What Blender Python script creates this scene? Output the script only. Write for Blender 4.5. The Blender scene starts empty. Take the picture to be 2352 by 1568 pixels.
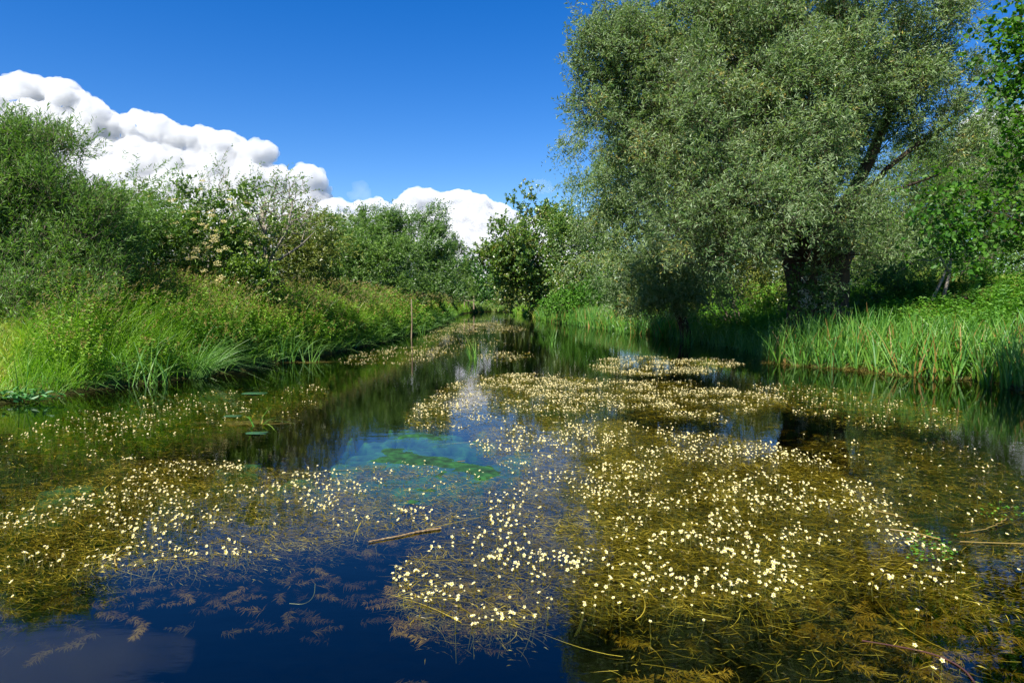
import bpy, bmesh, math
import numpy as np

# ------------------------------------------------------------------ camera, sky, sun, exposure
SC = bpy.context.scene
COL = SC.collection
rng = np.random.default_rng(11)
CAM_H = 1.6
PITCH = math.atan(95 / 1568)          # the horizon lies above the middle of the frame
cam = bpy.data.cameras.new('camera')
cam.sensor_width = 36.0
cam.lens = 36.0 * 1568 / 2352
cam.clip_start = 0.05
cam.clip_end = 30000
camo = bpy.data.objects.new('camera', cam)
camo.location = (0, 0, CAM_H)
camo.rotation_euler = (math.pi / 2 - PITCH, 0, 0)
COL.objects.link(camo)
SC.camera = camo

SUN_EL, SUN_AZ = math.radians(52), math.radians(180 + 32)     # azimuth clockwise from +Y
w = bpy.data.worlds.new('World'); SC.world = w; w.use_nodes = True
nt = w.node_tree
bg = nt.nodes['Background']; bg.inputs['Strength'].default_value = 0.069
sky = nt.nodes.new('ShaderNodeTexSky'); sky.sky_type = 'NISHITA'; sky.sun_disc = False
sky.sun_elevation = SUN_EL; sky.sun_rotation = SUN_AZ
sky.air_density = 1.0; sky.dust_density = 0.0; sky.ozone_density = 4.0; sky.altitude = 0
hs = nt.nodes.new('ShaderNodeHueSaturation'); hs.inputs['Hue'].default_value = 0.514; hs.inputs['Saturation'].default_value = 1.4
nt.links.new(sky.outputs[0], hs.inputs['Color']); nt.links.new(hs.outputs[0], bg.inputs['Color'])

sun = bpy.data.lights.new('sun', 'SUN'); sun.energy = 5.0; sun.angle = math.radians(0.53); sun.color = (1.0, 0.95, 0.86)
suno = bpy.data.objects.new('sun', sun); COL.objects.link(suno)
suno.rotation_euler = (math.pi / 2 - SUN_EL, 0, math.pi - SUN_AZ)
SUND = np.array([math.sin(SUN_AZ) * math.cos(SUN_EL), math.cos(SUN_AZ) * math.cos(SUN_EL), math.sin(SUN_EL)])

SC.view_settings.view_transform = 'Standard'; SC.view_settings.look = 'None'
SC.view_settings.exposure = 1.25; SC.view_settings.gamma = 1.0
cy = SC.cycles
cy.max_bounces = 14; cy.diffuse_bounces = 3; cy.glossy_bounces = 3; cy.transmission_bounces = 4
cy.transparent_max_bounces = 12; cy.volume_bounces = 12
cy.caustics_reflective = False; cy.caustics_refractive = False
cy.use_denoising = True
cy.sample_clamp_indirect = 4.0

# ------------------------------------------------------------------ helpers: photo pixels (2352 x 1568) to places
CT, ST = math.cos(PITCH), math.sin(PITCH)
def ray(u, v):
    xc = (np.asarray(u, float) - 1176) / 1568; yc = (784 - np.asarray(v, float)) / 1568
    return np.stack([xc, CT + yc * ST, -ST + yc * CT], -1)
def G(u, v, z=0.0):                     # where the ray meets the level z
    d = ray(u, v); t = (z - CAM_H) / d[..., 2]
    return np.array([0, 0, CAM_H]) + d * t[..., None]
def D(u, v, y):                         # where the ray reaches the distance y
    d = ray(u, v)
    return np.array([0, 0, CAM_H]) + d * (np.asarray(y) / d[..., 1])[..., None]
def project(P):
    q = P - np.array([0, 0, CAM_H])
    zc = q[:, 1] * CT - q[:, 2] * ST
    yc = q[:, 1] * ST + q[:, 2] * CT
    return 1176 + 1568 * q[:, 0] / zc, 784 - 1568 * yc / zc
def nrm(a):
    return a / np.maximum(np.linalg.norm(a, axis=-1, keepdims=True), 1e-9)
def rnd(n, a=0.0, b=1.0):
    return rng.uniform(a, b, n)
def rdir(n):
    return nrm(rng.normal(size=(n, 3)))
_lat = np.random.default_rng(5).uniform(0, 1, (256, 256))
def vnoise(x, y, s=1.0, o=0):
    x = np.asarray(x) * s + 37.3 + o * 17.7; y = np.asarray(y) * s + 91.1 + o * 29.3
    xi = np.floor(x).astype(int); yi = np.floor(y).astype(int); fx = x - xi; fy = y - yi
    fx = fx * fx * (3 - 2 * fx); fy = fy * fy * (3 - 2 * fy)
    g = lambda i, j: _lat[(xi + i) % 256, (yi + j) % 256]
    return (g(0, 0) * (1 - fx) + g(1, 0) * fx) * (1 - fy) + (g(0, 1) * (1 - fx) + g(1, 1) * fx) * fy
def fbm(x, y, s=1.0, o=0, n=4):
    return sum(vnoise(x, y, s * 2 ** k, o + k) * 0.5 ** k for k in range(n)) / sum(0.5 ** k for k in range(n))
def sstep(a, b, x):
    t = np.clip((x - a) / (b - a), 0, 1); return t * t * (3 - 2 * t)
def inpoly(u, v, poly):
    poly = np.asarray(poly, float); ins = np.zeros(len(u), bool); j = len(poly) - 1
    for i in range(len(poly)):
        xi, yi = poly[i]; xj, yj = poly[j]
        c = ((yi > v) != (yj > v)) & (u < (xj - xi) * (v - yi) / (yj - yi + 1e-12) + xi)
        ins ^= c; j = i
    return ins

# ------------------------------------------------------------------ helpers: meshes and objects
def mk(name, V, F, mat, parent=None, var=None, smooth=False, link=True):
    V = np.asarray(V, np.float32); F = np.asarray(F, np.int32); k = F.shape[1]
    me = bpy.data.meshes.new(name)
    me.vertices.add(len(V)); me.vertices.foreach_set('co', V.ravel())
    me.loops.add(F.size); me.loops.foreach_set('vertex_index', F.ravel())
    me.polygons.add(len(F)); me.polygons.foreach_set('loop_start', np.arange(0, F.size, k, dtype=np.int32))
    me.update(calc_edges=True)
    if var is not None:
        a = me.attributes.new('var', 'FLOAT', 'POINT'); a.data.foreach_set('value', np.asarray(var, np.float32))
    me.polygons.foreach_set('use_smooth', np.full(len(F), smooth))
    me.materials.append(mat)
    o = bpy.data.objects.new(name, me)
    if link: COL.objects.link(o)
    if parent is not None: o.parent = parent
    return o
def tag(o, label=None, cat=None, group=None, kind=None):
    if label: o['label'] = label
    if cat: o['category'] = cat
    if group: o['group'] = group
    if kind: o['kind'] = kind
    return o
def empty(name, loc, label, cat, group=None):
    o = bpy.data.objects.new(name, None); o.empty_display_size = 0.3; o.location = tuple(map(float, loc)); COL.objects.link(o)
    return tag(o, label, cat, group)
class Geo:
    def __init__(s): s.V = []; s.F = []; s.A = []; s.n = 0
    def add(s, V, F, A=None):
        V = np.asarray(V).reshape(-1, 3); F = np.asarray(F)
        if len(V) == 0: return
        s.V.append(V); s.F.append(F + s.n); s.A.append(np.zeros(len(V)) if A is None else np.asarray(A)); s.n += len(V)
    def build(s, name, mat, parent=None, off=None, smooth=False, link=True):
        V = np.concatenate(s.V)
        if off is not None: V = V - np.asarray(off)
        return mk(name, V, np.concatenate(s.F), mat, parent, np.concatenate(s.A), smooth, link)

def leaf_quads(P, d, n, L, W, broad=False, fold=0.15, curl=0.15, var=None):
    """Leaves growing from P along d, face normal about n."""
    N = len(P); d = nrm(d); s = nrm(np.cross(d, n)); n2 = np.cross(s, d)
    L = np.broadcast_to(L, N)[:, None]; W = np.broadcast_to(W, N)[:, None]
    A = rnd(N) if var is None else var
    tip = P + d * L - n2 * L * curl
    if not broad:
        m = P + d * L * 0.42
        V = np.stack([P, m + s * W / 2 + n2 * W * fold, tip, m - s * W / 2 + n2 * W * fold], 1).reshape(-1, 3)
        return V, np.arange(4 * N).reshape(N, 4), np.repeat(A, 4)
    a = P + d * L * 0.3; b = P + d * L * 0.74 - n2 * L * curl * .4
    V = np.stack([P, a + s * W / 2 + n2 * W * fold, b + s * W * .42 + n2 * W * fold, tip,
                  b - s * W * .42 + n2 * W * fold, a - s * W / 2 + n2 * W * fold], 1).reshape(-1, 3)
    i = 6 * np.arange(N)[:, None]
    F = np.concatenate([i + np.array([0, 1, 2, 3]), i + np.array([0, 3, 4, 5])])
    return V, F, np.repeat(A, 6)

def shoots(S, d, ln, m, L, W, spread=0.8, droop=0.15, wind=(0, 0, 0), up=0.6, broad=False, var=None, t0=0.08, vamp=0.35):
    """m leaves along each shoot starting at S in direction d."""
    n = len(S); d = nrm(d); ln = np.broadcast_to(ln, n)
    t = (np.arange(m)[None] + rnd((n, m), 0.1, 0.9)) / m * (1 - t0) + t0
    wv = np.asarray(wind, float)
    P = S[:, None] + d[:, None] * (ln[:, None] * t)[..., None]
    bend = (np.array([0, 0, -droop]) + wv)[None, None] * (ln[:, None] * t ** 2)[..., None]
    P = P + bend
    rad = rdir(n * m).reshape(n, m, 3)
    rad = nrm(rad - d[:, None] * np.sum(rad * d[:, None], -1, keepdims=True))
    ld = nrm(d[:, None] * (1 - spread * 0.6) + rad * spread + wv * 0.6 + np.array([0, 0, -0.2 * droop]))
    nn = nrm(rdir(n * m).reshape(n, m, 3) + np.array([0, 0, up]))
    base = np.repeat((rnd(n) if var is None else var)[:, None], m, 1)
    A = np.clip(base + rnd((n, m), -vamp, vamp), 0, 1)
    sc = rnd((n, m), 0.65, 1.2)
    return leaf_quads(P.reshape(-1, 3), ld.reshape(-1, 3), nn.reshape(-1, 3), (sc * L).ravel(), (sc * W).ravel(), broad, var=A.ravel())

def tube(pts, rad, sides=6):
    pts = np.asarray(pts, float); n = len(pts); rad = np.broadcast_to(rad, n)
    t = np.gradient(pts, axis=0); t = nrm(t)
    ref = np.array([0.31, 0.95, 0.05]) if abs(t[0, 1]) < 0.8 else np.array([1.0, 0.1, 0.0])
    a = nrm(np.cross(t, ref)); b = np.cross(t, a)
    ang = np.linspace(0, 2 * math.pi, sides, endpoint=False)
    V = pts[:, None] + rad[:, None, None] * (np.cos(ang)[None, :, None] * a[:, None] + np.sin(ang)[None, :, None] * b[:, None])
    i = np.arange(n - 1)[:, None] * sides; j = np.arange(sides)[None]; k = (j + 1) % sides
    F = np.stack([i + j, i + k, i + sides + k, i + sides + j], -1).reshape(-1, 4)
    return V.reshape(-1, 3), F

def blades(P, h, w, lean, bend, seg=3, var=None, tipw=0.12, side=None, lat=None):
    """Grass-like strips. lean: (N,3) direction of growth; bend: sideways fall at the tip."""
    N = len(P); h = np.broadcast_to(h, N); w = np.broadcast_to(w, N)
    lean = nrm(lean)
    az = rnd(N, 0, 2 * math.pi) if side is None else side
    s = np.stack([np.cos(az), np.sin(az), np.zeros(N)], -1)
    hd = lean * np.array([1, 1, 0]); hd = nrm(hd + 1e-6)
    t = np.linspace(0, 1, seg + 1)
    C = P[:, None] + lean[:, None] * (h[:, None] * t)[..., None]
    fall = np.asarray(bend).reshape(-1, 1) * np.ones((N, 1))
    C = C + hd[:, None] * (h[:, None] * fall * t ** 2.2)[..., None] + np.array([0, 0, -1.0]) * (h[:, None] * fall * 0.75 * t ** 2.6)[..., None]
    if lat is not None:
        pd = np.stack([-hd[:, 1], hd[:, 0], 0 * hd[:, 0]], -1)
        C = C + pd[:, None] * (h[:, None] * np.asarray(lat)[:, None] * t * t)[..., None]
    ww = (w[:, None] * np.maximum(1 - t ** 2.2, tipw) * 0.5)[..., None]
    V = np.stack([C - s[:, None] * ww, C + s[:, None] * ww], 2).reshape(-1, 3)
    b = (np.arange(N) * (seg + 1) * 2)[:, None, None]; k = (np.arange(seg) * 2)[None, :, None]
    F = (b + k + np.array([0, 1, 3, 2])[None, None]).reshape(-1, 4)
    A = rnd(N) if var is None else var
    return V, F, np.repeat(A, (seg + 1) * 2)

# ------------------------------------------------------------------ materials
def newmat(name):
    m = bpy.data.materials.new(name); m.use_nodes = True
    t = m.node_tree; t.nodes.clear()
    out = t.nodes.new('ShaderNodeOutputMaterial')
    return m, t, out
def leafmat(name, c1, c2, under=None, transl=0.3, tcol=None, gloss=0.05, rough=0.4, c3=None):
    m, t, out = newmat(name); N = t.nodes.new; L = t.links.new
    at = N('ShaderNodeAttribute'); at.attribute_name = 'var'
    r = N('ShaderNodeValToRGB'); e = r.color_ramp.elements
    e[0].color = (*c1, 1); e[1].color = (*c2, 1); e[0].position = 0.1; e[1].position = 0.9
    if c3:
        e[1].position = 0.8
        q = r.color_ramp.elements.new(0.97); q.color = (*c3, 1)
    L(at.outputs['Fac'], r.inputs[0]); col = r.outputs[0]
    if under:
        g = N('ShaderNodeNewGeometry'); mx = N('ShaderNodeMix'); mx.data_type = 'RGBA'
        L(g.outputs['Backfacing'], mx.inputs[0]); L(col, mx.inputs[6]); mx.inputs[7].default_value = (*under, 1); col = mx.outputs[2]
    df = N('ShaderNodeBsdfDiffuse'); L(col, df.inputs[0])
    sh = df.outputs[0]
    if transl > 0:
        tr = N('ShaderNodeBsdfTranslucent')
        if tcol:
            tr.inputs[0].default_value = (*tcol, 1)
        else:
            mm = N('ShaderNodeMix'); mm.data_type = 'RGBA'; mm.blend_type = 'MULTIPLY'; mm.inputs[0].default_value = 1
            L(col, mm.inputs[6]); mm.inputs[7].default_value = (1.5, 1.7, 0.6, 1); L(mm.outputs[2], tr.inputs[0])
        ms = N('ShaderNodeMixShader'); ms.inputs[0].default_value = transl
        L(sh, ms.inputs[1]); L(tr.outputs[0], ms.inputs[2]); sh = ms.outputs[0]
    if gloss > 0:
        gl = N('ShaderNodeBsdfGlossy'); gl.inputs['Roughness'].default_value = rough; gl.inputs[0].default_value = (1, 1, 1, 1)
        ms = N('ShaderNodeMixShader'); ms.inputs[0].default_value = gloss
        L(sh, ms.inputs[1]); L(gl.outputs[0], ms.inputs[2]); sh = ms.outputs[0]
    L(sh, out.inputs[0]); return m
def noisemat(name, c1, c2, scale=5, rough=0.9, bump=0.0, detail=6, stretch=(1, 1, 1), c3=None):
    m, t, out = newmat(name); N = t.nodes.new; L = t.links.new
    tc = N('ShaderNodeTexCoord'); mp = N('ShaderNodeMapping'); mp.inputs['Scale'].default_value = stretch
    L(tc.outputs['Object'], mp.inputs[0])
    nz = N('ShaderNodeTexNoise'); nz.inputs['Scale'].default_value = scale; nz.inputs['Detail'].default_value = detail
    nz.inputs['Roughness'].default_value = 0.65
    L(mp.outputs[0], nz.inputs[0])
    r = N('ShaderNodeValToRGB'); e = r.color_ramp.elements
    e[0].position = 0.32; e[1].position = 0.68; e[0].color = (*c1, 1); e[1].color = (*c2, 1)
    if c3:
        q = e.new(0.5); q.color = (*c3, 1)
    L(nz.outputs[0], r.inputs[0])
    b = N('ShaderNodeBsdfPrincipled'); b.inputs['Roughness'].default_value = rough; b.inputs['Specular IOR Level'].default_value = 0.25
    L(r.outputs[0], b.inputs['Base Color'])
    if bump:
        bp = N('ShaderNodeBump'); bp.inputs['Strength'].default_value = 0.8; bp.inputs['Distance'].default_value = bump
        L(nz.outputs[0], bp.inputs['Height']); L(bp.outputs[0], b.inputs['Normal'])
    L(b.outputs[0], out.inputs[0]); return m

M = {}
M['willow'] = leafmat('willow_leaf', (0.055, 0.125, 0.026), (0.17, 0.25, 0.065), under=(0.2, 0.275, 0.125), transl=0.3, gloss=0.025, rough=0.5, c3=(0.28, 0.23, 0.05))
M['osier'] = leafmat('osier_leaf', (0.06, 0.15, 0.012), (0.18, 0.30, 0.035), under=(0.12, 0.22, 0.05), transl=0.3, gloss=0.025, rough=0.5)
M['elder'] = leafmat('elder_leaf', (0.05, 0.12, 0.012), (0.16, 0.24, 0.025), transl=0.3, gloss=0.04)
M['olive'] = leafmat('olive_green_leaf', (0.09, 0.13, 0.02), (0.20, 0.22, 0.035), transl=0.3, gloss=0.04)
M['greywillow'] = leafmat('grey_willow_leaf', (0.06, 0.14, 0.018), (0.16, 0.25, 0.045), under=(0.12, 0.20, 0.055), transl=0.3, gloss=0.02)
M['freshwillow'] = leafmat('fresh_willow_leaf', (0.055, 0.14, 0.016), (0.15, 0.26, 0.035), under=(0.12, 0.2, 0.07), transl=0.3, gloss=0.04)
M['alder'] = leafmat('alder_leaf', (0.03, 0.11, 0.008), (0.09, 0.21, 0.014), transl=0.38, gloss=0.018, rough=0.5)
M['faralder'] = leafmat('far_alder_leaf', (0.045, 0.12, 0.012), (0.15, 0.23, 0.025), transl=0.3, gloss=0.05, c3=(0.2, 0.17, 0.03))
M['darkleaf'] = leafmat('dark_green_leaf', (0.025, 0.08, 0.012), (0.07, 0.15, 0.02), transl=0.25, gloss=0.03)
M['bright'] = leafmat('bright_bush_leaf', (0.045, 0.14, 0.012), (0.11, 0.25, 0.02), transl=0.32, gloss=0.015, rough=0.6)
M['bark'] = noisemat('grey_brown_bark', (0.05, 0.038, 0.025), (0.16, 0.13, 0.09), scale=9, bump=0.03, stretch=(1, 1, 0.25))
M['darkbark'] = noisemat('dark_furrowed_bark', (0.02, 0.014, 0.009), (0.085, 0.06, 0.038), scale=5, bump=0.1, stretch=(1, 1, 0.2))
M['palebark'] = noisemat('pale_bark', (0.14, 0.12, 0.09), (0.30, 0.27, 0.21), scale=8, bump=0.01, stretch=(1, 1, 0.3))
M['grass'] = leafmat('meadow_grass', (0.055, 0.19, 0.010), (0.20, 0.35, 0.025), transl=0.35, gloss=0.02, rough=0.5, c3=(0.34, 0.32, 0.07))
M['tallgrass'] = leafmat('tall_seeding_grass', (0.08, 0.19, 0.02), (0.24, 0.31, 0.06), transl=0.35, gloss=0.05, rough=0.45, c3=(0.36, 0.33, 0.13))
M['plume'] = leafmat('seed_head', (0.17, 0.15, 0.06), (0.32, 0.28, 0.13), transl=0.3, gloss=0.0)
M['nettle'] = leafmat('nettle_leaf', (0.055, 0.16, 0.010), (0.18, 0.31, 0.025), transl=0.3, gloss=0.015, rough=0.6)
M['browntop'] = leafmat('nettle_catkin', (0.14, 0.12, 0.03), (0.27, 0.21, 0.075), transl=0.2, gloss=0.0)
M['iris'] = leafmat('iris_blade', (0.05, 0.17, 0.02), (0.145, 0.30, 0.03), transl=0.35, gloss=0.03, rough=0.5, c3=(0.28, 0.17, 0.04))
M['sedge'] = leafmat('sedge_blade', (0.07, 0.19, 0.03), (0.16, 0.29, 0.06), transl=0.3, gloss=0.03, rough=0.5)
M['dock'] = leafmat('broad_dock_leaf', (0.03, 0.13, 0.03), (0.08, 0.22, 0.06), transl=0.25, gloss=0.03, rough=0.5)
M['umbel'] = leafmat('cream_umbel', (0.42, 0.36, 0.15), (0.55, 0.49, 0.26), transl=0.2, gloss=0.0)
M['white'] = leafmat('white_petal', (0.56, 0.51, 0.27), (0.64, 0.59, 0.35), transl=0.25, tcol=(0.5, 0.47, 0.25), gloss=0.02)
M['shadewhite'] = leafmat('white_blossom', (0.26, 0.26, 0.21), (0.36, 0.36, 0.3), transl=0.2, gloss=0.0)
M['yolk'] = leafmat('yellow_stamens', (0.55, 0.36, 0.015), (0.65, 0.46, 0.03), transl=0.1, gloss=0.0)
M['stem'] = leafmat('pale_green_stem', (0.09, 0.10, 0.015), (0.16, 0.15, 0.03), transl=0.2, gloss=0.06)
M['mat'] = leafmat('olive_water_weed', (0.035, 0.030, 0.002), (0.225, 0.165, 0.009), transl=0.25, gloss=0.02, c3=(0.42, 0.33, 0.045))
M['frond'] = leafmat('brown_weed_frond', (0.09, 0.052, 0.006), (0.27, 0.165, 0.02), transl=0.25, gloss=0.0, c3=(0.34, 0.24, 0.045))
M['straw'] = leafmat('straw_stalk', (0.16, 0.11, 0.025), (0.30, 0.22, 0.06), transl=0.1, gloss=0.04)
M['algae'] = noisemat('blanket_algae', (0.003, 0.014, 0.006), (0.02, 0.10, 0.02), scale=7, bump=0.03, c3=(0.008, 0.045, 0.014))
M['deadleaf'] = leafmat('rotting_leaf', (0.06, 0.055, 0.012), (0.17, 0.13, 0.03), transl=0.1, gloss=0.03)

# ------------------------------------------------------------------ river course and ground
LB = [(-30, -9.0), (0, -8.6), (6, -8.4), (10.6, -7.97), (12.8, -7.15), (15.8, -6.2), (17.5, -6.0), (20.4, -5.4), (28.2, -4.9), (36.9, -4.5),
      (44.8, -4.75), (60, -5.2), (76, -5.7), (90, -5.4), (95, -3.2), (96, -3.0), (3000, -3.0)]
RB = [(-30, 9.5), (0, 9.3), (6, 9.2), (12.2, 9.25), (13.1, 9.35), (15.1, 8.3), (17.4, 6.9), (18.5, 7.1), (20.5, 7.6), (25, 7.3), (30.6, 6.7), (36, 5.9), (44.8, 4.6),
      (48, 3.5), (61, 2.4), (75, 0.6), (90, -0.9), (95, -2.8), (96, -3.0), (3000, -3.0)]
LBy, LBx = np.array(LB).T; RBy, RBx = np.array(RB).T
def bank(x, y):
    wob = (fbm(x, y, 0.9, 3, 3) - 0.5) * 0.5
    return np.interp(y, LBy, LBx) - x + wob, x - np.interp(y, RBy, RBx) + wob
def H(x, y):
    x = np.asarray(x, float); y = np.asarray(y, float)
    dl, dr = bank(x, y)
    d = np.maximum(dl, dr)
    bed = -0.12 - 0.75 * sstep(0, 2.2, -d) + 0.12 * (fbm(x, y, 0.8, 8, 3) - 0.5)
    slope = sstep(10.5, 15.5, y)                                     # the near left bank is a low grassy slope
    steep = 0.55 * slope + 0.12
    left = steep * sstep(-0.1, 0.5, dl) + 0.5 * sstep(0.4, 4.5, dl) + 0.012 * np.clip(dl, 0, 60)
    right = 0.35 * sstep(-0.1, 1.6, dr) + 0.25 * sstep(1.5, 4, dr) + 1.6 * sstep(2, 9, dr) * sstep(10, 20, x + 0.35 * (y - 14)) * sstep(10, 18, y) + 0.012 * np.clip(dr, 0, 60)
    land = np.where(dl > dr, left, right) + 0.15 * (fbm(x, y, 0.7, 1, 4) - 0.5) * sstep(0.2, 1.5, d)
    return np.where(d < -0.1, bed, np.maximum(land, bed * (1 - sstep(-0.1, 0.2, d))))

def axis(dense, step, far):
    a = np.arange(dense[0], dense[1] + 1e-6, step)
    g = np.array([4, 10, 20, 40, 80, 160, 400, 1000, 3000, 9000.0]); g = g[g <= far]
    return np.concatenate([dense[0] - g[::-1], a, dense[1] + g])
gx = axis((-22, 22), 0.3, 9000); gy = axis((-8, 105), 0.5, 9000)
X, Y = np.meshgrid(gx, gy); Z = H(X, Y)
nx, ny = len(gx), len(gy)
ii = (np.arange(ny - 1)[:, None] * nx + np.arange(nx - 1)[None]).reshape(-1)
Fg = np.stack([ii, ii + 1, ii + nx + 1, ii + nx], -1)
gm, t, out = newmat('grassy_earth')
N = t.nodes.new; L = t.links.new
tc = N('ShaderNodeTexCoord'); n1 = N('ShaderNodeTexNoise'); n1.inputs['Scale'].default_value = 0.9; n1.inputs['Detail'].default_value = 8
n2 = N('ShaderNodeTexNoise'); n2.inputs['Scale'].default_value = 22; n2.inputs['Detail'].default_value = 4
L(tc.outputs['Object'], n1.inputs[0]); L(tc.outputs['Object'], n2.inputs[0])
r1 = N('ShaderNodeValToRGB'); e = r1.color_ramp.elements
e[0].position = 0.35; e[0].color = (0.035, 0.06, 0.012, 1); e[1].position = 0.7; e[1].color = (0.12, 0.12, 0.03, 1)
L(n1.outputs[0], r1.inputs[0])
mx = N('ShaderNodeMix'); mx.data_type = 'RGBA'; mx.blend_type = 'OVERLAY'; mx.inputs[0].default_value = 0.6
L(r1.outputs[0], mx.inputs[6]); L(n2.outputs[0], mx.inputs[7])
sx = N('ShaderNodeSeparateXYZ'); L(tc.outputs['Object'], sx.inputs[0])
mr = N('ShaderNodeMapRange'); mr.inputs[1].default_value = -0.05; mr.inputs[2].default_value = 0.12; L(sx.outputs[2], mr.inputs[0])
mud = N('ShaderNodeMix'); mud.data_type = 'RGBA'; L(mr.outputs[0], mud.inputs[0]); mud.inputs[6].default_value = (0.035, 0.026, 0.012, 1); L(mx.outputs[2], mud.inputs[7])
df = N('ShaderNodeBsdfDiffuse'); L(mud.outputs[2], df.inputs[0]); L(df.outputs[0], out.inputs[0])
tag(mk('ground', np.stack([X, Y, Z], -1).reshape(-1, 3), Fg, gm, smooth=True), kind='structure')

# ------------------------------------------------------------------ water: a clear body with a faintly rippled surface
wm, t, out = newmat('river_water'); N = t.nodes.new; L = t.links.new
tc = N('ShaderNodeTexCoord'); mp = N('ShaderNodeMapping'); mp.inputs['Scale'].default_value = (1.0, 2.2, 1.0)
L(tc.outputs['Object'], mp.inputs[0])
nz = N('ShaderNodeTexNoise'); nz.inputs['Scale'].default_value = 3.2; nz.inputs['Detail'].default_value = 3.0; L(mp.outputs[0], nz.inputs[0])
bp = N('ShaderNodeBump'); bp.inputs['Strength'].default_value = 1.0; bp.inputs['Distance'].default_value = 0.0011; L(nz.outputs[0], bp.inputs['Height'])
fr = N('ShaderNodeFresnel'); fr.inputs['IOR'].default_value = 1.7; L(bp.outputs[0], fr.inputs['Normal'])
gl = N('ShaderNodeBsdfGlossy'); gl.inputs['Roughness'].default_value = 0.02; L(bp.outputs[0], gl.inputs['Normal'])
tr = N('ShaderNodeBsdfTransparent'); tr.inputs[0].default_value = (0.92, 0.95, 0.85, 1)
ms = N('ShaderNodeMixShader'); geo = N('ShaderNodeNewGeometry'); inv = N('ShaderNodeMath'); inv.operation = 'SUBTRACT'; inv.inputs[0].default_value = 1.0; L(geo.outputs['Backfacing'], inv.inputs[1])
mu = N('ShaderNodeMath'); mu.operation = 'MULTIPLY'; L(fr.outputs[0], mu.inputs[0]); L(inv.outputs[0], mu.inputs[1]); L(mu.outputs[0], ms.inputs[0]); L(tr.outputs[0], ms.inputs[1]); L(gl.outputs[0], ms.inputs[2]); L(ms.outputs[0], out.inputs[0])
va = N('ShaderNodeVolumeAbsorption'); va.inputs[0].default_value = (0.52, 0.55, 0.25, 1); va.inputs[1].default_value = 3.2; L(va.outputs[0], out.inputs['Volume'])
x0, x1, y0, y1, zb = -16, 16, -7, 98, -1.6
V = np.array([(x0, y0, 0), (x1, y0, 0), (x1, y1, 0), (x0, y1, 0), (x0, y0, zb), (x1, y0, zb), (x1, y1, zb), (x0, y1, zb)], float)
tag(mk('water', V, [(0, 1, 2, 3), (7, 6, 5, 4), (0, 4, 5, 1), (1, 5, 6, 2), (2, 6, 7, 3), (3, 7, 4, 0)], wm), kind='structure')

# ------------------------------------------------------------------ clouds
def cloudmat():
    m, t, out = newmat('cloud_droplets')
    v = t.nodes.new('ShaderNodeVolumeScatter'); v.inputs[0].default_value = (1, 1, 1, 1); v.inputs['Density'].default_value = 0.032; v.inputs['Anisotropy'].default_value = 0.0
    a = t.nodes.new('ShaderNodeVolumeAbsorption'); a.inputs[0].default_value = (0.0, 0.05, 0.14, 1); a.inputs[1].default_value = 0.0066
    ad = t.nodes.new('ShaderNodeAddShader'); t.links.new(v.outputs[0], ad.inputs[0]); t.links.new(a.outputs[0], ad.inputs[1])
    t.links.new(ad.outputs[0], out.inputs['Volume']); return m
M['cloud'] = cloudmat()
wv, t, out = newmat('thin_cloud_vapour')
vs = t.nodes.new('ShaderNodeVolumeScatter'); vs.inputs[0].default_value = (1, 1, 1, 1); vs.inputs[1].default_value = 0.0022
t.links.new(vs.outputs[0], out.inputs['Volume']); M['vapour'] = wv
wv2, t, out = newmat('dense_cloud_vapour')
vs = t.nodes.new('ShaderNodeVolumeScatter'); vs.inputs[0].default_value = (1, 1, 1, 1); vs.inputs[1].default_value = 0.002
t.links.new(vs.outputs[0], out.inputs['Volume']); M['vapour_dense'] = wv2
def ico(sub):
    b = bmesh.new(); bmesh.ops.create_icosphere(b, subdivisions=sub, radius=1.0)
    b.verts.ensure_lookup_table(); V = np.array([v.co[:] for v in b.verts]); F = np.array([[v.index for v in f.verts] for f in b.faces]); b.free()
    return V, F
IV, IF = ico(3)
def cltex(name, typ, size):
    t = bpy.data.textures.new(name, typ)
    t.noise_scale = size
    if typ == 'CLOUDS': t.noise_depth = 4
    return t
TX = [cltex('billow_large', 'CLOUDS', 110), cltex('billow_small', 'VORONOI', 42), cltex('wool', 'CLOUDS', 22), cltex('shape', 'CLOUDS', 130)]
def cloud(top, bottom, dist, label, seed, rr=(16, 42), vox=6.0, layers=5, mat='cloud', disp=(60, 13, 20), name='cloud', thick=1.0):
    r = np.random.default_rng(seed); sc = dist / 1568
    top = np.asarray(top, float); u0, u1 = top[0, 0], top[-1, 0]
    g = Geo()
    def ball(u, v, rad, dd):
        c = D(u, v, dist + dd); g.add(c + IV * rad * sc * np.array([1, 1, 0.92]), IF)
    for u in np.arange(u0, u1, rr[0] * 0.55):
        vt = np.interp(u, top[:, 0], top[:, 1]); edge = min(u - u0, u1 - u) + 8
        for k in range(layers):
            rad = min(r.uniform(*rr) * (1 + 0.35 * k), edge + 12)
            v = vt + rad * 0.95 + k * (bottom - vt) / layers * r.uniform(0.6, 1.1)
            if v + rad * 0.3 > bottom: continue
            ball(u + r.uniform(-6, 6), v, rad, -k * 13 * sc * thick + r.uniform(-14, 14) * sc * thick)
    o = g.build(name, M[mat], smooth=True)
    c = np.mean(np.concatenate(g.V), 0)
    md = o.modifiers.new('join', 'REMESH'); md.mode = 'VOXEL'; md.voxel_size = vox; md.use_smooth_shade = True
    for k, (tx, s) in enumerate(zip([TX[0], TX[1], TX[2]], disp)):
        dm = o.modifiers.new('billow', 'DISPLACE'); dm.texture = tx; dm.texture_coords = 'GLOBAL'; dm.strength = -s if tx.type == 'VORONOI' else s; dm.mid_level = 0.35 if tx.type == 'VORONOI' else 0.5
    return tag(o, label, 'cloud')
CD = 2600
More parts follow.
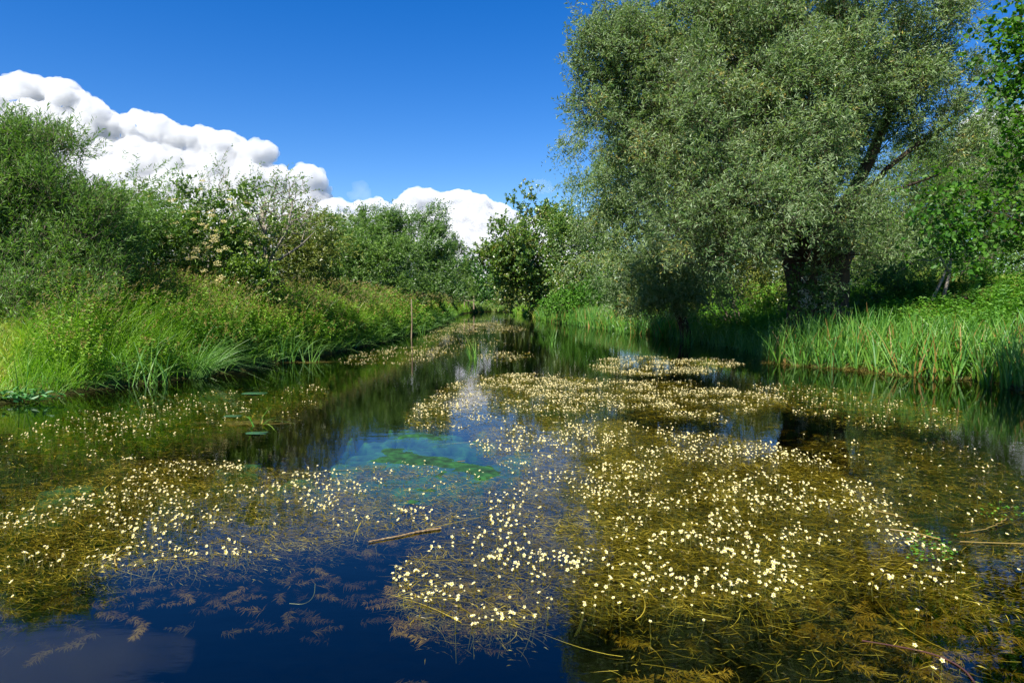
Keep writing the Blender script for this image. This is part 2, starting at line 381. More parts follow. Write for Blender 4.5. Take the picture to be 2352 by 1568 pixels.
cloud([(-70, 250), (-40, 195), (0, 180), (60, 170), (130, 180), (170, 192), (200, 216), (225, 236), (255, 262), (285, 272), (310, 252), (370, 262), (400, 282), (470, 290), (500, 302), (528, 294),
       (555, 320), (600, 318), (628, 332), (632, 370), (650, 398), (688, 402), (704, 378), (728, 385), (742, 425), (752, 470)], 640, CD, 'large cumulus cloud bank sloping down behind the left bank bushes', 1)
cloud([(735, 470), (750, 452), (775, 448), (805, 466), (835, 452), (868, 452), (886, 472), (892, 500)], 640, CD * 0.92, 'low lumpy cloud between the two big clouds, above the far treetops', 2, rr=(10, 24), vox=5, disp=(34, 10, 12))
cloud([(872, 500), (892, 468), (908, 452), (942, 438), (970, 428), (1000, 440), (1022, 433), (1045, 431), (1078, 446), (1108, 448), (1132, 460), (1160, 478), (1200, 494), (1240, 488), (1285, 484), (1330, 500), (1380, 520)], 660, CD * 1.05,
      'brilliant white domed cumulus cloud standing over the river bend', 3, rr=(14, 36))
cloud([(2200, 330), (2225, 285), (2260, 245), (2330, 250), (2420, 230), (2520, 260)], 420, CD * 0.95, 'white cloud showing through the gap beside the right-hand alder branches', 4, rr=(14, 34))
cloud([(1500, 175), (1530, 110), (1580, 95), (1640, 130), (1690, 120), (1740, 170)], 260, CD * 1.1, 'small cloud glimpsed through the crown of the big willow', 5, rr=(12, 26))
cloud([(1840, 310), (1865, 270), (1900, 255), (1940, 280), (1960, 310)], 350, CD * 1.1, 'cloud glimpsed low through the right half of the big willow', 6, rr=(12, 26))
cloud([(-420, -420), (-200, -330), (0, -300), (150, -270), (300, -220), (380, -200)], -140, 900, 'grey white cloud high overhead, mirrored in the near water', 7, rr=(24, 50), vox=5, disp=(12, 9, 6), mat='vapour_dense')
for (uu, vv, ww, hh, lb) in [(1312, 310, 34, 15, 'faint wisp of cloud left of the willow crown, upper one'), (1240, 420, 28, 14, 'faint wisp of cloud above the far alder top'), (826, 430, 20, 18, 'faint wisp of cloud above the low lumpy cloud')]:
    cloud([(uu - ww, vv + hh * .4), (uu - ww * .4, vv - hh * .6), (uu + ww * .3, vv - hh), (uu + ww, vv)], vv + hh * 1.6, CD, lb, uu, rr=(5, 9), vox=4, layers=3, mat='vapour', disp=(14, 10, 8), name='cloud_wisp', thick=0.5)

# ------------------------------------------------------------------ trees
def lobe_list(L, depth):
    """(u, v, r_px, depth offset, weight) -> centre, radius, weight"""
    out = []
    for l in L:
        u, v, r = l[:3]; dd = l[3] if len(l) > 3 else 0.0; wt = l[4] if len(l) > 4 else 1.0
        y = depth + dd; out.append((D(u, v, y), r * y / 1568, wt))
    return out
def grow(trunks, targets, step=0.6, sag=0.0, r_tip=0.006, pw=2.25, jitter=0.06, limb_bias=0.0):
    """Branches from given trunk polylines out to every target; returns the nodes, parents and radii."""
    P = []; par = []; fixed = []
    for tk in trunks:
        pts, rad = tk[0], tk[1]; prev = tk[2] if len(tk) > 2 else -1
        rad = np.broadcast_to(rad, len(pts))
        for p, rr in zip(pts, rad):
            P.append(np.asarray(p, float)); par.append(prev); fixed.append(float(rr)); prev = len(P) - 1
    root = P[0]
    # distance along the tree
    acc = [0.0] * len(P)
    for i in range(len(P)):
        if par[i] >= 0: acc[i] = acc[par[i]] + np.linalg.norm(P[i] - P[par[i]])
    order = np.argsort(np.linalg.norm(targets - P[len(trunks[0][0]) - 1], axis=1))
    tips = []
    cap = len(P) + 60 * len(targets) + 100
    A = np.zeros((cap, 3)); A[:len(P)] = P; AC = np.zeros(cap); AC[:len(P)] = acc; n = len(P)
    for k in order:
        T = targets[k]
        dd = np.linalg.norm(A[:n] - T, axis=1)
        low = np.maximum(0, A[:n, 2] - T[2]) * 0.5
        cost = dd + 0.22 * AC[:n] + low
        cost[:1] += 1.0
        b = int(np.argmin(cost)); a = A[b]; dist = dd[b]; m = max(1, int(dist / step))
        prev = b
        perp = rng.normal(size=3) * jitter * dist
        for q in range(1, m + 1):
            f = q / m
            p = a * (1 - f) + T * f + perp * math.sin(math.pi * f) + np.array([0, 0, sag * dist * math.sin(math.pi * f)])
            A[n] = p; AC[n] = AC[prev] + np.linalg.norm(p - A[prev]); par.append(prev); fixed.append(0.0); prev = n; n += 1
        tips.append(prev)
    A = A[:n]; par = np.array(par)
    r = np.zeros(n)
    has = np.zeros(n, bool); has[par[par >= 0]] = True
    s = np.where(has, 0, r_tip ** pw)
    for i in range(n - 1, -1, -1):
        if par[i] >= 0: s[par[i]] += s[i]
    r = np.maximum(s ** (1 / pw), np.array(fixed))
    return A, par, r, np.array(tips)
def branch_mesh(A, par, r, rmin=0.0, sides=6):
    n = len(A); kids = [[] for _ in range(n)]
    for i in range(n):
        if par[i] >= 0: kids[par[i]].append(i)
    g = Geo()
    starts = [i for i in range(n) if par[i] < 0]
    stack = [(i, None) for i in starts]
    while stack:
        i, p = stack.pop()
        chain = [] if p is None else [p]; cur = i
        while True:
            chain.append(cur)
            ks = kids[cur]
            if not ks: break
            ks = sorted(ks, key=lambda q: -r[q])
            for q in ks[1:]: stack.append((q, cur))
            cur = ks[0]
        if len(chain) < 2: continue
        rr = r[chain].copy()
        if p is not None: rr[0] = min(rr[0], rr[1] * 1.25)
        if rr.max() < rmin: continue
        rr[-1] *= 0.5
        sd = sides + 4 if rr.max() > 0.12 else (sides if rr.max() > 0.03 else 4)
        V, F = tube(A[chain], rr, sd); g.add(V, F, np.full(len(V), rng.uniform()))
    return g
def sample_lobes(lobes, n, shell=0.55, flat=1.0, pw=2.0):
    w_ = np.array([l[1] ** pw * l[2] for l in lobes]); w_ /= w_.sum()
    idx = rng.choice(len(lobes), n, p=w_)
    c = np.array([l[0] for l in lobes])[idx]; r = np.array([l[1] for l in lobes])[idx]
    d = rdir(n); q = (shell ** 3 + (1 - shell ** 3) * rnd(n)) ** (1 / 3)
    return c + d * (r * q)[:, None] * np.array([1, 1, flat]), d, r
def tree(name, label, cat, base, lobes, leafmat_, barkmat, lai=3.0, leaf=(0.1, 0.022), trunks=None, ncl=None, shoot=0.55, m=9, broad=False,
         wind=(0.12, 0, 0), droop=0.12, outw=0.6, upw=0.35, shell=0.5, rmin=0.008, r_tip=0.006, cl_r=0.35, group=None, spread=0.8, twigs=False, sag=0.05,
         trunk_name='trunk', hang=0.0, zmin=None, up=0.6, trunk_r=0.12, step=0.6, bare=0.0, sub=0, sub_r=0.8):
    base = np.asarray(base, float)
    root = empty(name, base, label, cat, group)
    area = sum(math.pi * l[1] ** 2 * l[2] for l in lobes)
    nleaf = int(lai * area / (leaf[0] * leaf[1] * (0.8 if broad else 0.5)))
    nsh = max(20, nleaf // m)
    if ncl is None: ncl = int(np.clip(nsh / 14, 40, 1500))
    if sub:                                             # foliage hangs together in rounded clumps
        c_, d_0, r_0 = sample_lobes(lobes, sub, 0.62, pw=1.5)
        lobes = [(c, sub_r * rng.uniform(0.6, 1.15), 1.0) for c in c_]
    T, dT, rT = sample_lobes(lobes, ncl, shell, 0.8 if sub else 1.0)
    if zmin is not None: T[:, 2] = np.maximum(T[:, 2], zmin + rnd(ncl, 0, 0.5))
    gz = H(T[:, 0], T[:, 1]) + 0.15; T[:, 2] = np.maximum(T[:, 2], np.maximum(gz, 0.2))
    if trunks is None and trunk_name == 'stems':
        trunks = []
        cm = np.mean([l[0] for l in lobes], 0); sp = np.std([l[0][0] for l in lobes]) + .2; f = np.linspace(0, 1, 5)[:, None]
        for k in range(6):
            top = cm + np.array([rng.normal() * sp, rng.normal() * .4, 0]); top = base + (top - base) * np.array([.8, .8, .6])
            b0 = base + np.array([rng.normal() * .25, rng.normal() * .2, -.2])
            trunks.append((b0 * (1 - f) + top * f + rng.normal(size=(5, 3)) * .04, np.linspace(.035, .015, 5)) + ((0,) if k else ()))
    if trunks is None:
        top = np.mean([l[0] for l in lobes], 0); top = base + (top - base) * np.array([0.7, 0.7, 0.55])
        f = np.linspace(0, 1, 5)[:, None]
        trunks = [((base + [0, 0, -0.2]) * (1 - f) + top * f + rng.normal(size=(5, 3)) * 0.06, np.linspace(trunk_r, trunk_r * .55, 5))]
    A, par, r, tips = grow(trunks, T, sag=sag, r_tip=r_tip, step=step)
    branch_mesh(A, par, r, rmin).build(trunk_name, barkmat, root, base, smooth=True)
    ci = rng.integers(0, ncl, nsh)
    keep = rnd(ncl) > bare
    ci = ci[keep[ci]]
    nsh = len(ci)
    S = T[ci] + rng.normal(size=(nsh, 3)) * cl_r
    d = nrm(dT[ci] * outw + rdir(nsh) * 0.55 + np.array([0, 0, upw - hang]) + np.asarray(wind) * 1.2)
    cv = np.clip(rng.normal(0.45, 0.2, ncl), 0, 1)
    g = Geo()
    g.add(*shoots(S, d, shoot * rnd(nsh, 0.6, 1.3), m, leaf[0], leaf[1], spread=spread, droop=droop, wind=wind, broad=broad, var=cv[ci], up=up))
    g.build('crown', leafmat_, root, base)
    if twigs:
        ln = shoot * 0.9; pts = 3; q = Geo()
        w0 = 0.0035 * twigs
        E = S + d * ln
        Wd = nrm(np.cross(d, np.array([0, 1.0, 0.1])))
        V = np.stack([S - Wd * w0, S + Wd * w0, E + Wd * w0 * .4, E - Wd * w0 * .4], 1).reshape(-1, 3)
        q.add(V, np.arange(len(V)).reshape(-1, 4)); q.build('twigs', barkmat, root, base)
    return root
def gb(u, depth, z=None):               # a spot on the ground below image column u at a distance
    x = (u - 1176) / 1568 * depth
    return np.array([x, depth, float(H(x, depth)) if z is None else z])

# -- left bank
tree('osier_bush', 'tall feathery willow bush with narrow leaves at the left edge of the picture', 'bush', gb(60, 15.2), lobe_list([
    (5, 362, 42), (78, 352, 30, 0, .8), (150, 362, 30, 0, .8), (30, 422, 70), (130, 432, 52), (60, 512, 95), (150, 512, 75), (-60, 422, 120), (215, 492, 36), (240, 467, 22, 0, .7), (245, 434, 11, 0, .9), (80, 570, 110), (190, 560, 85), (60, 650, 95, -.5), (170, 640, 85, -.3), (-60, 570, 140), (20, 710, 70, -.4), (110, 700, 70, -.6), (200, 700, 60, -.5), (-90, 700, 90), (235, 510, 40), (165, 392, 22), (10, 322, 14, 0, .7), (85, 327, 12, 0, .7)], 15),
    M['osier'], M['bark'], lai=3.1, leaf=(0.125, 0.024), shoot=0.46, m=9, sub=110, sub_r=0.42, ncl=900, wind=(0.10, 0, 0.02), upw=0.8, outw=0.35, droop=0.15, shell=0.3, cl_r=0.15, trunk_r=0.09, spread=0.6, trunk_name='stems', twigs=1.0)
tree('willow_bush', 'dark rounded willow bush between the feathery willow and the elder', 'bush', gb(310, 18.5), lobe_list([
    (290, 520, 70), (340, 500, 60), (310, 600, 95), (250, 590, 80), (400, 600, 70), (330, 660, 70, -.6), (220, 640, 70, -.8)], 18.3), M['osier'], M['bark'], lai=3.6, leaf=(0.125, 0.028), shoot=0.4, m=10, sub=45, sub_r=0.55, wind=(0.14, 0, 0), upw=0.5, shell=0.35, cl_r=0.28, trunk_name='stems')
tree('thicket_bush', 'dark thicket low behind the feathery willow at the left edge', 'bush', gb(20, 25), lobe_list([(-60, 560, 110), (30, 580, 90), (120, 590, 80), (200, 600, 70), (280, 620, 60), (-150, 600, 120), (-40, 670, 80), (80, 670, 70), (180, 670, 60)], 26), M['osier'], M['bark'], lai=3, leaf=(0.16, 0.06), shoot=0.5, m=9, trunk_name='stems')
tree('scrub_bush', 'olive topped bush peeping out behind the dark willow bush', 'bush', gb(310, 24), lobe_list([(300, 500, 48), (345, 500, 45), (280, 550, 60), (430, 550, 60), (500, 545, 60), (570, 555, 55), (380, 600, 70), (460, 620, 75), (550, 620, 75), (620, 640, 55)], 25), M['olive'], M['bark'], lai=3, leaf=(0.1, 0.05), shoot=0.4, m=9, broad=True, trunk_name='stems')
elder = tree('elder_bush', 'elder bush covered in flat cream flower heads', 'bush', gb(470, 19.5), lobe_list([
    (400, 500, 42), (470, 510, 60), (540, 500, 45), (395, 570, 62), (470, 590, 85), (560, 590, 62), (430, 650, 60, -.5), (530, 660, 60, -.5), (385, 462, 24, 0, .8), (555, 470, 24, 0, .8), (500, 470, 25, 0, .6)], 19.5),
    M['elder'], M['bark'], lai=4.2, leaf=(0.11, 0.052), sub=50, sub_r=0.5, shoot=0.28, m=8, broad=True, shell=0.5, cl_r=0.16, trunk_name='stems')
def umbels(root, lobes, n, size, name='flower_head'):
    base = np.array(root.location)
    T, d, r = sample_lobes(lobes, n * 3, 0.97)
    ok = (d[:, 1] < 0.1) & (d[:, 2] > -0.35); T = T[ok][:n]; d = d[ok][:n]
    for p, dd in zip(T, d):
        k = 46; a = rnd(k, 0, 2 * math.pi); q = np.sqrt(rnd(k)) * size * rng.uniform(.7, 1.2)
        nn = nrm(np.array([0.1, -0.35, 1.0]) + dd * 0.5); e1 = nrm(np.cross(nn, [0, 1.0, 0])); e2 = np.cross(nn, e1)
        Pk = p + (np.cos(a) * q)[:, None] * e1 + (np.sin(a) * q)[:, None] * e2 + nn * rnd((k, 1), -.012, .012) + dd * 0.22
        V, F, Av = leaf_quads(Pk, rdir(k) * [1, 1, .25], np.tile(nn, (k, 1)), size * .38, size * .36)
        mk(name, V - base, F, M['umbel'], root, Av)
umbels(elder, lobe_list([(400, 500, 42), (470, 510, 60), (395, 570, 62), (470, 590, 85), (430, 650, 60, -.5), (385, 462, 24), (520, 640, 60, -.5), (540, 520, 45), (550, 590, 55), (470, 470, 40), (440, 560, 60)], 19.5), 100, 0.10)
tree('sapling_thicket', 'thin sparse saplings rising above the elder bush', 'sapling', gb(480, 22.5), lobe_list([
    (515, 385, 28, 0, .5), (500, 430, 40, 0, .6), (430, 440, 38, 0, .6), (385, 440, 25, 0, .5), (570, 440, 30, 0, .5), (355, 450, 20, 0, .5), (470, 500, 60), (540, 480, 50)], 22.5),
    M['osier'], M['palebark'], lai=0.55, leaf=(0.075, 0.035), shoot=0.45, m=6, broad=True, upw=0.9, outw=0.15, shell=0.1, cl_r=0.12, trunk_name='stems', rmin=0, r_tip=0.008, ncl=110, twigs=1.6)
tree('bare_branched_bush', 'half bare bush with grey branches fanning out above the bank', 'bush', gb(598, 20.8), lobe_list([
    (600, 470, 52, 0, .7), (650, 455, 50, 0, .9), (690, 500, 40, 0, .6), (620, 520, 65, 0, .6), (700, 520, 35, 0, .4), (570, 520, 40, 0, .5), (660, 560, 60, 0, .4), (655, 425, 25, 0, .9), (740, 478, 22, 0, .3)], 20.8),
    M['osier'], M['palebark'], lai=0.75, leaf=(0.08, 0.036), shoot=0.35, m=6, broad=True, upw=0.5, outw=0.4, shell=0.3, cl_r=0.15, trunk_name='branches', rmin=0, r_tip=0.010, ncl=200, twigs=2.0, wind=(0.1, 0, 0),
    trunks=[(np.array([gb(598, 20.8, 0.5), D(602, 640, 20.8), D(606, 600, 20.8), D(610, 540, 20.8), D(600, 480, 20.8)]), [.06, .05, .045, .035, .02]),
            (np.array([D(603, 630, 20.8), D(650, 590, 20.5), D(690, 565, 20.4), D(725, 530, 20.4)]), [.05, .04, .03, .015], 1),
            (np.array([D(604, 620, 20.8), D(632, 575, 20.6), D(660, 530, 20.6), D(672, 470, 20.6)]), [.045, .035, .025, .015], 1),
            (np.array([D(600, 625, 20.8), D(585, 575, 20.9), D(562, 530, 20.9)]), [.035, .028, .015], 1)])
tree('olive_bush', 'yellowish olive bush behind the half bare bush', 'bush', gb(670, 26), lobe_list([(640, 530, 50), (690, 540, 50), (720, 570, 55), (620, 590, 60), (680, 610, 70), (560, 600, 50), (740, 620, 50)], 26), M['olive'], M['bark'], lai=3.3, leaf=(0.11, 0.045), shoot=0.45, m=9, broad=True, shell=0.45, cl_r=0.3, trunk_name='stems')
GW = dict(lai=4, shoot=0.5, m=9, shell=0.6, cl_r=0.24, sub=50, sub_r=0.9, droop=0.25, trunk_r=0.15)
tree('grey_willow_bush', 'broad grey green willow, domed, in front of the windblown willows', 'tree', gb(850, 40), lobe_list([(770, 590, 55), (820, 570, 60), (880, 590, 60), (850, 630, 70), (920, 625, 50), (780, 640, 55), (900, 660, 45, -1), (810, 670, 40, -1), (740, 600, 45), (860, 690, 30, -1), (930, 675, 35, -1), (770, 680, 30)], 40), M['greywillow'], M['bark'], leaf=(0.2, 0.06), **GW)
tree('grey_willow_tree', 'grey green willow beyond the olive bush, with a flat top', 'tree', gb(755, 46), lobe_list([(735, 540, 30), (775, 535, 35), (720, 570, 40), (760, 580, 50), (790, 560, 40), (700, 620, 50), (730, 640, 40)], 46), M['greywillow'], M['bark'], leaf=(0.22, 0.065), **GW)
WB = dict(lai=4, shoot=0.65, m=9, shell=0.5, cl_r=0.2, sub=60, sub_r=0.6, droop=0.1, wind=(0.25, 0, 0.05), upw=0.8, outw=0.25, trunk_r=0.2)
tree('windblown_willow', 'windblown willow with a broad leafy top, leftmost of the row', 'tree', gb(830, 50), lobe_list([(835, 520, 28), (810, 535, 28), (865, 525, 26), (840, 560, 45), (875, 570, 40), (800, 575, 40)], 50), M['greywillow'], M['bark'], leaf=(0.22, 0.065), group='windblown willows', **WB)
tree('windblown_willow', 'windblown willow leaning right with a narrow upright crown, second in the row', 'tree', gb(890, 50), lobe_list([(900, 510, 20), (918, 495, 16), (890, 532, 24), (925, 532, 19), (905, 572, 40), (930, 600, 45)], 49.5), M['freshwillow'], M['bark'], leaf=(0.22, 0.065), group='windblown willows', **WB)
tree('windblown_willow', 'tallest windblown willow with twin feathery tops', 'tree', gb(965, 48), lobe_list([(955, 500, 17), (985, 496, 18), (955, 528, 20), (992, 523, 20), (965, 560, 42), (990, 580, 40), (960, 610, 50), (1000, 630, 40), (950, 650, 45), (1000, 670, 30), (960, 685, 28), (1025, 680, 25)], 48), M['freshwillow'], M['bark'], leaf=(0.22, 0.065), group='windblown willows', **WB)
tree('windblown_willow', 'slim windblown willow at the right end of the row, above the bend', 'tree', gb(1035, 66), lobe_list([(1042, 545, 15), (1035, 565, 20), (1022, 590, 24), (1040, 605, 24), (1020, 640, 35), (1045, 650, 30), (1040, 675, 25), (1060, 670, 25)], 66), M['greywillow'], M['bark'], leaf=(0.24, 0.07), group='windblown willows', **WB)
tree('round_tree', 'dark broadleaf tree with a small round top at the far river bend', 'tree', gb(1075, 88), lobe_list([(1073, 595, 14), (1090, 605, 12), (1075, 625, 22), (1095, 640, 24), (1060, 650, 25), (1085, 665, 28), (1060, 685, 18), (1095, 688, 16)], 88), M['darkleaf'], M['darkbark'], lai=3.5, leaf=(0.4, 0.2), shoot=0.9, m=8, broad=True, cl_r=0.6, trunk_r=.1)
tree('round_tree', 'low green hedge-like tree beside the far rail fence', 'tree', gb(1105, 102), lobe_list([(1105, 640, 24), (1080, 660, 24), (1120, 660, 26), (1100, 680, 22), (1050, 680, 20), (1125, 688, 14), (1080, 690, 14)], 102), M['bright'], M['darkbark'], lai=3.5, leaf=(0.36, 0.18), shoot=0.8, m=8, broad=True, cl_r=0.5, trunk_r=.1)
tree('round_tree', 'dark tree in the gap between the far bend and the alder', 'tree', gb(1140, 98), lobe_list([(1125, 625, 20), (1145, 640, 24), (1160, 620, 28), (1140, 670, 24), (1170, 655, 28), (1185, 640, 30), (1145, 690, 14), (1170, 688, 16)], 98), M['darkleaf'], M['darkbark'], lai=3.5, leaf=(0.42, 0.2), shoot=0.9, m=8, broad=True, cl_r=0.6, trunk_r=.1)
# -- right bank
tree('sallow_bush', 'pale green rounded bush at the foot of the far alder', 'bush', gb(1180, 85), lobe_list([(1165, 670, 22), (1185, 650, 22), (1190, 685, 24), (1165, 690, 16)], 85), M['olive'], M['bark'], lai=3.5, leaf=(0.25, 0.1), shoot=0.6, m=8, cl_r=0.35, trunk_name='stems')
tree('alder_tree', 'alder with an open bronze topped crown leaning over the river', 'tree', gb(1222, 66), lobe_list([(1205, 482, 34, 0, 1), (1235, 470, 22, 0, .7), (1170, 515, 38, 0, 1), (1220, 525, 48, 0, 1), (1150, 548, 34, 0, 1), (1265, 525, 38, 0, 1), (1285, 570, 40), (1140, 590, 32), (1190, 575, 50), (1245, 580, 45), (1160, 610, 42), (1215, 630, 55), (1265, 630, 45), (1200, 670, 40), (1250, 680, 38), (1150, 585, 28), (1230, 560, 45, -1.5), (1205, 600, 50, -1.5), (1225, 660, 40, -1.5), (1270, 690, 28, -1)], 66),
     M['faralder'], M['darkbark'], lai=5, leaf=(0.25, 0.15), sub=95, sub_r=1.2, shoot=0.6, m=8, broad=True, cl_r=0.4, shell=0.5, upw=0.3, wind=(0.1, 0, 0), trunk_r=0.2, twigs=2, r_tip=0.012, rmin=0,
     trunks=[(np.array([gb(1226, 66, 0.2), D(1222, 700, 66), D(1214, 650, 66), D(1210, 590, 66), D(1206, 530, 66), D(1212, 480, 66)]), [.2, .17, .13, .1, .06, .03])])
tree('broadleaf_tree', 'yellow green tree between the far alder and the big willow', 'tree', gb(1325, 52), lobe_list([(1300, 520, 36), (1330, 555, 50), (1290, 560, 42), (1350, 600, 50), (1310, 620, 55), (1370, 640, 45), (1390, 560, 50), (1400, 600, 50), (1340, 660, 45), (1390, 670, 40), (1290, 650, 30)], 52), M['faralder'], M['bark'], sub=50, sub_r=1.2, lai=4, leaf=(0.17, 0.1), shoot=0.6, m=8, broad=True, cl_r=0.4, trunk_r=.18)
tree('hawthorn_bush', 'bright green bush overhanging the water beside the reed tuft', 'bush', gb(1350, 47), lobe_list([(1320, 670, 40), (1355, 660, 45), (1300, 700, 28), (1340, 705, 36), (1375, 690, 34), (1265, 700, 18, 4), (1340, 730, 22, -.5), (1375, 725, 20, -.5)], 47), M['bright'], M['bark'], sub=36, sub_r=0.8, lai=4, leaf=(0.16, 0.095), shoot=0.45, m=8, broad=True, cl_r=0.3, trunk_name='stems')

# the leaning willow at the water's edge
lean = [(np.array([[7.0, 27, -0.2], D(1570, 745, 27), D(1552, 700, 27), D(1530, 640, 26.6), D(1500, 570, 26.2), D(1460, 500, 25.6)]), [.24, .2, .17, .12, .08, .05])]
tree('leaning_willow', 'willow with a leaning trunk at the water edge and silvery hanging foliage', 'tree', [7.0, 27, 0.0], lobe_list([
    (1430, 480, 115), (1510, 560, 110), (1400, 560, 75), (1570, 600, 85), (1480, 390, 110), (1425, 350, 80), (1390, 420, 60), (1440, 640, 62), (1510, 650, 55, -.5), (1600, 655, 45, -.8), (1550, 640, 50, -1.2)  , (1490, 600, 80, -1.2), (1540, 520, 80, -1.2), (1375, 500, 50), (1420, 270, 50), (1370, 390, 32, 0, .5)], 26),
    M['willow'], M['darkbark'], lai=2.9, leaf=(0.15, 0.037), trunks=lean, ncl=700, sub=60, sub_r=1.1, shoot=0.5, m=9, wind=(0.06, 0, 0), droop=0.5, hang=0.35, upw=0.3, shell=0.6, cl_r=0.18, zmin=1.5)

# the big pollard willow
PD = 20.0
def P_(u, v, d=PD): return D(u, v, d)
bole = np.array([[9.0, PD, 0.1], [9.0, PD, 1.0], [8.95, PD, 2.0], P_(1875, 545), P_(1880, 500)])
limbs = [(bole, [0.7, 0.55, 0.5, 0.5, 0.4])]
def limb(pts, r0, r1): limbs.append((np.array(pts), np.linspace(r0, r1, len(pts)), 3))
limb([P_(1850, 540, 19.8), P_(1800, 470, 19.4), P_(1760, 380, 19), P_(1740, 260, 18.8), P_(1720, 130, 18.8), P_(1700, 0, 19)], .22, .06)
limb([P_(1890, 520, 19.8), P_(1905, 430, 19.5), P_(1915, 330, 19.5), P_(1925, 200, 19.5), P_(1935, 60, 19.6), P_(1940, -60, 19.8)], .2, .06)
limb([P_(1900, 530, 19.9), P_(1960, 440, 19.6), P_(2000, 360, 19.5), P_(2035, 280, 19.4), P_(2060, 160, 19.4), P_(2075, 40, 19.4)], .22, .05)
limb([P_(1910, 540, 19.9), P_(1985, 450, 19.3), P_(2040, 385, 19.0), P_(2110, 330, 18.8), P_(2180, 290, 18.7), P_(2230, 240, 18.7)], .11, .02)
limb([P_(1915, 555, 19.8), P_(2000, 455, 19.3), P_(2090, 425, 19.0), P_(2160, 400, 18.9)], .07, .02)
limb([P_(1870, 535, 19.8), P_(1860, 430, 19.3), P_(1830, 300, 19.2), P_(1830, 150, 19.2), P_(1840, 0, 19.4)], .18, .05)
limb([P_(1840, 560, 19.6), P_(1760, 520, 18.9), P_(1680, 470, 18.5), P_(1620, 380, 18.4), P_(1570, 260, 18.4), P_(1540, 120, 18.6)], .2, .05)
limb([P_(1835, 590, 19.5), P_(1760, 590, 18.5), P_(1690, 560, 18.0), P_(1620, 520, 17.8)], .13, .04)
limb([P_(1925, 545, 19.9), P_(1990, 520, 20), P_(2030, 505, 20), P_(2080, 500, 20)], .03, .01)
lob = lobe_list([(1590, 70, 140), (1490, 60, 95), (1700, -40, 190), (1890, -60, 190), (1640, 220, 150), (1800, 150, 190), (1930, 130, 150), (1500, 180, 90), (1690, 360, 140), (1800, 330, 150), (1560, 310, 110), (1925, 300, 120, 0, .7),
    (1740, 480, 105, -.8), (1640, 500, 95, -1), (1840, 440, 100, -.8), (1680, 550, 60, -1.2), (1580, 470, 80, -.5), (1440, 150, 70), (1420, 240, 60, 0, .7),
    (2040, 80, 120, 0, .8), (2050, 210, 120, 0, .8), (2150, 60, 90, 0, .8), (2150, 190, 100, 0, .8), (2010, 340, 90, 0, .7), (2110, 300, 80, 0, .8), (2190, 280, 55, 0, .8), (1960, 560, 60, -.5, .35), (1990, 620, 45, -.5, .3), (1860, 410, 100, -2.4, 1.4), (1780, 450, 100, -3, 1.4), (1690, 500, 90, -2.6, 1.3) , (1620, 530, 75, -2), (1700, 330, 120, -1.6), (1820, 270, 120, -1.7), (1600, 310, 110, -1.6), (1750, 200, 110, -1.5), (1900, 200, 90, -1.5), (1560, 440, 80, -1.2), (1900, 480, 60, -1.8, 1.2), (1950, 590, 55, -1.2, .9), (1480, 260, 85), (1430, 300, 70), (1530, 400, 95), (1390, 130, 40), (1400, 220, 45), (1460, 60, 70), (1600, 200, 110), (1700, 150, 120), (1760, 20, 120)], 19.2)
pollard = tree('pollard_willow', 'huge old pollard willow with a massive dark bole and silvery crown', 'tree', [9.0, PD, 0.3], lob, M['willow'], M['darkbark'], lai=2.7, leaf=(0.125, 0.032), trunks=limbs, shoot=0.45, m=9, ncl=2600, sub=360, sub_r=0.9,
     wind=(0.1, 0, 0), droop=0.25, upw=0.45, outw=0.5, shell=0.6, cl_r=0.16, rmin=0.004, r_tip=0.006, twigs=1.0, zmin=1.3, step=0.7)

na, nr = 64, 40                                      # the swollen, ridged bole with its root flare and knuckled head
aa, hh = np.meshgrid(np.linspace(0, 2 * math.pi, na, endpoint=False), np.linspace(-0.3, 4.1, nr))
prof = np.interp(hh, [-0.3, 0.1, 0.6, 1.4, 2.4, 3.1, 3.6, 4.1], [1.45, 1.2, .92, .8, .84, 1.0, .85, .25])
cx_, sx2 = np.cos(aa), np.sin(aa)
rid = fbm(cx_ * 2.2 + 5, sx2 * 2.2 + hh * .25, 2.0, 3, 4) - .5; lump = fbm(cx_ * 1.1 + 3, sx2 * 1.1 + hh * 1.3, 1.0, 8, 3) - .5
rr_ = prof * (1 + .38 * rid + .5 * lump * sstep(1.8, 3.2, hh) + .12 * np.cos(aa * 5 + 1) * (1 - sstep(0, 1.2, hh)))
Vb_ = np.stack([cx_ * rr_ - .03 * hh, sx2 * rr_, hh], -1).reshape(-1, 3)
ib = np.arange(nr - 1)[:, None] * na; jb = np.arange(na)[None]; kb = (jb + 1) % na
Fb_ = np.stack([ib + jb, ib + kb, ib + na + kb, ib + na + jb], -1).reshape(-1, 4)
mk('bole', Vb_ + [0, 0, -.2], Fb_, M['darkbark'], pollard, np.full(len(Vb_), .5), True)
TB = dict(lai=2.6, leaf=(0.13, 0.028), shoot=0.6, m=9, wind=(0.1, 0, 0), upw=0.6, shell=0.2, cl_r=0.3, rmin=0, r_tip=0.009, trunk_name='stems', twigs=1.3)
tree('young_willow', 'thin young willows with slender bare stems behind the pollard', 'tree', gb(2060, 28), lobe_list([(2060, 420, 70), (2120, 400, 70), (2030, 520, 70), (2110, 500, 80), (2080, 600, 70, -1), (2000, 600, 60, -1)], 28), M['osier'], M['bark'], **TB)
tree('young_willow', 'pale feathery young willow behind the alder branches on the right', 'tree', gb(2230, 29), lobe_list([(2190, 380, 65), (2260, 340, 70), (2330, 330, 70), (2200, 470, 70), (2280, 450, 80), (2400, 380, 80), (2340, 520, 70)], 29), M['osier'], M['bark'], **TB)
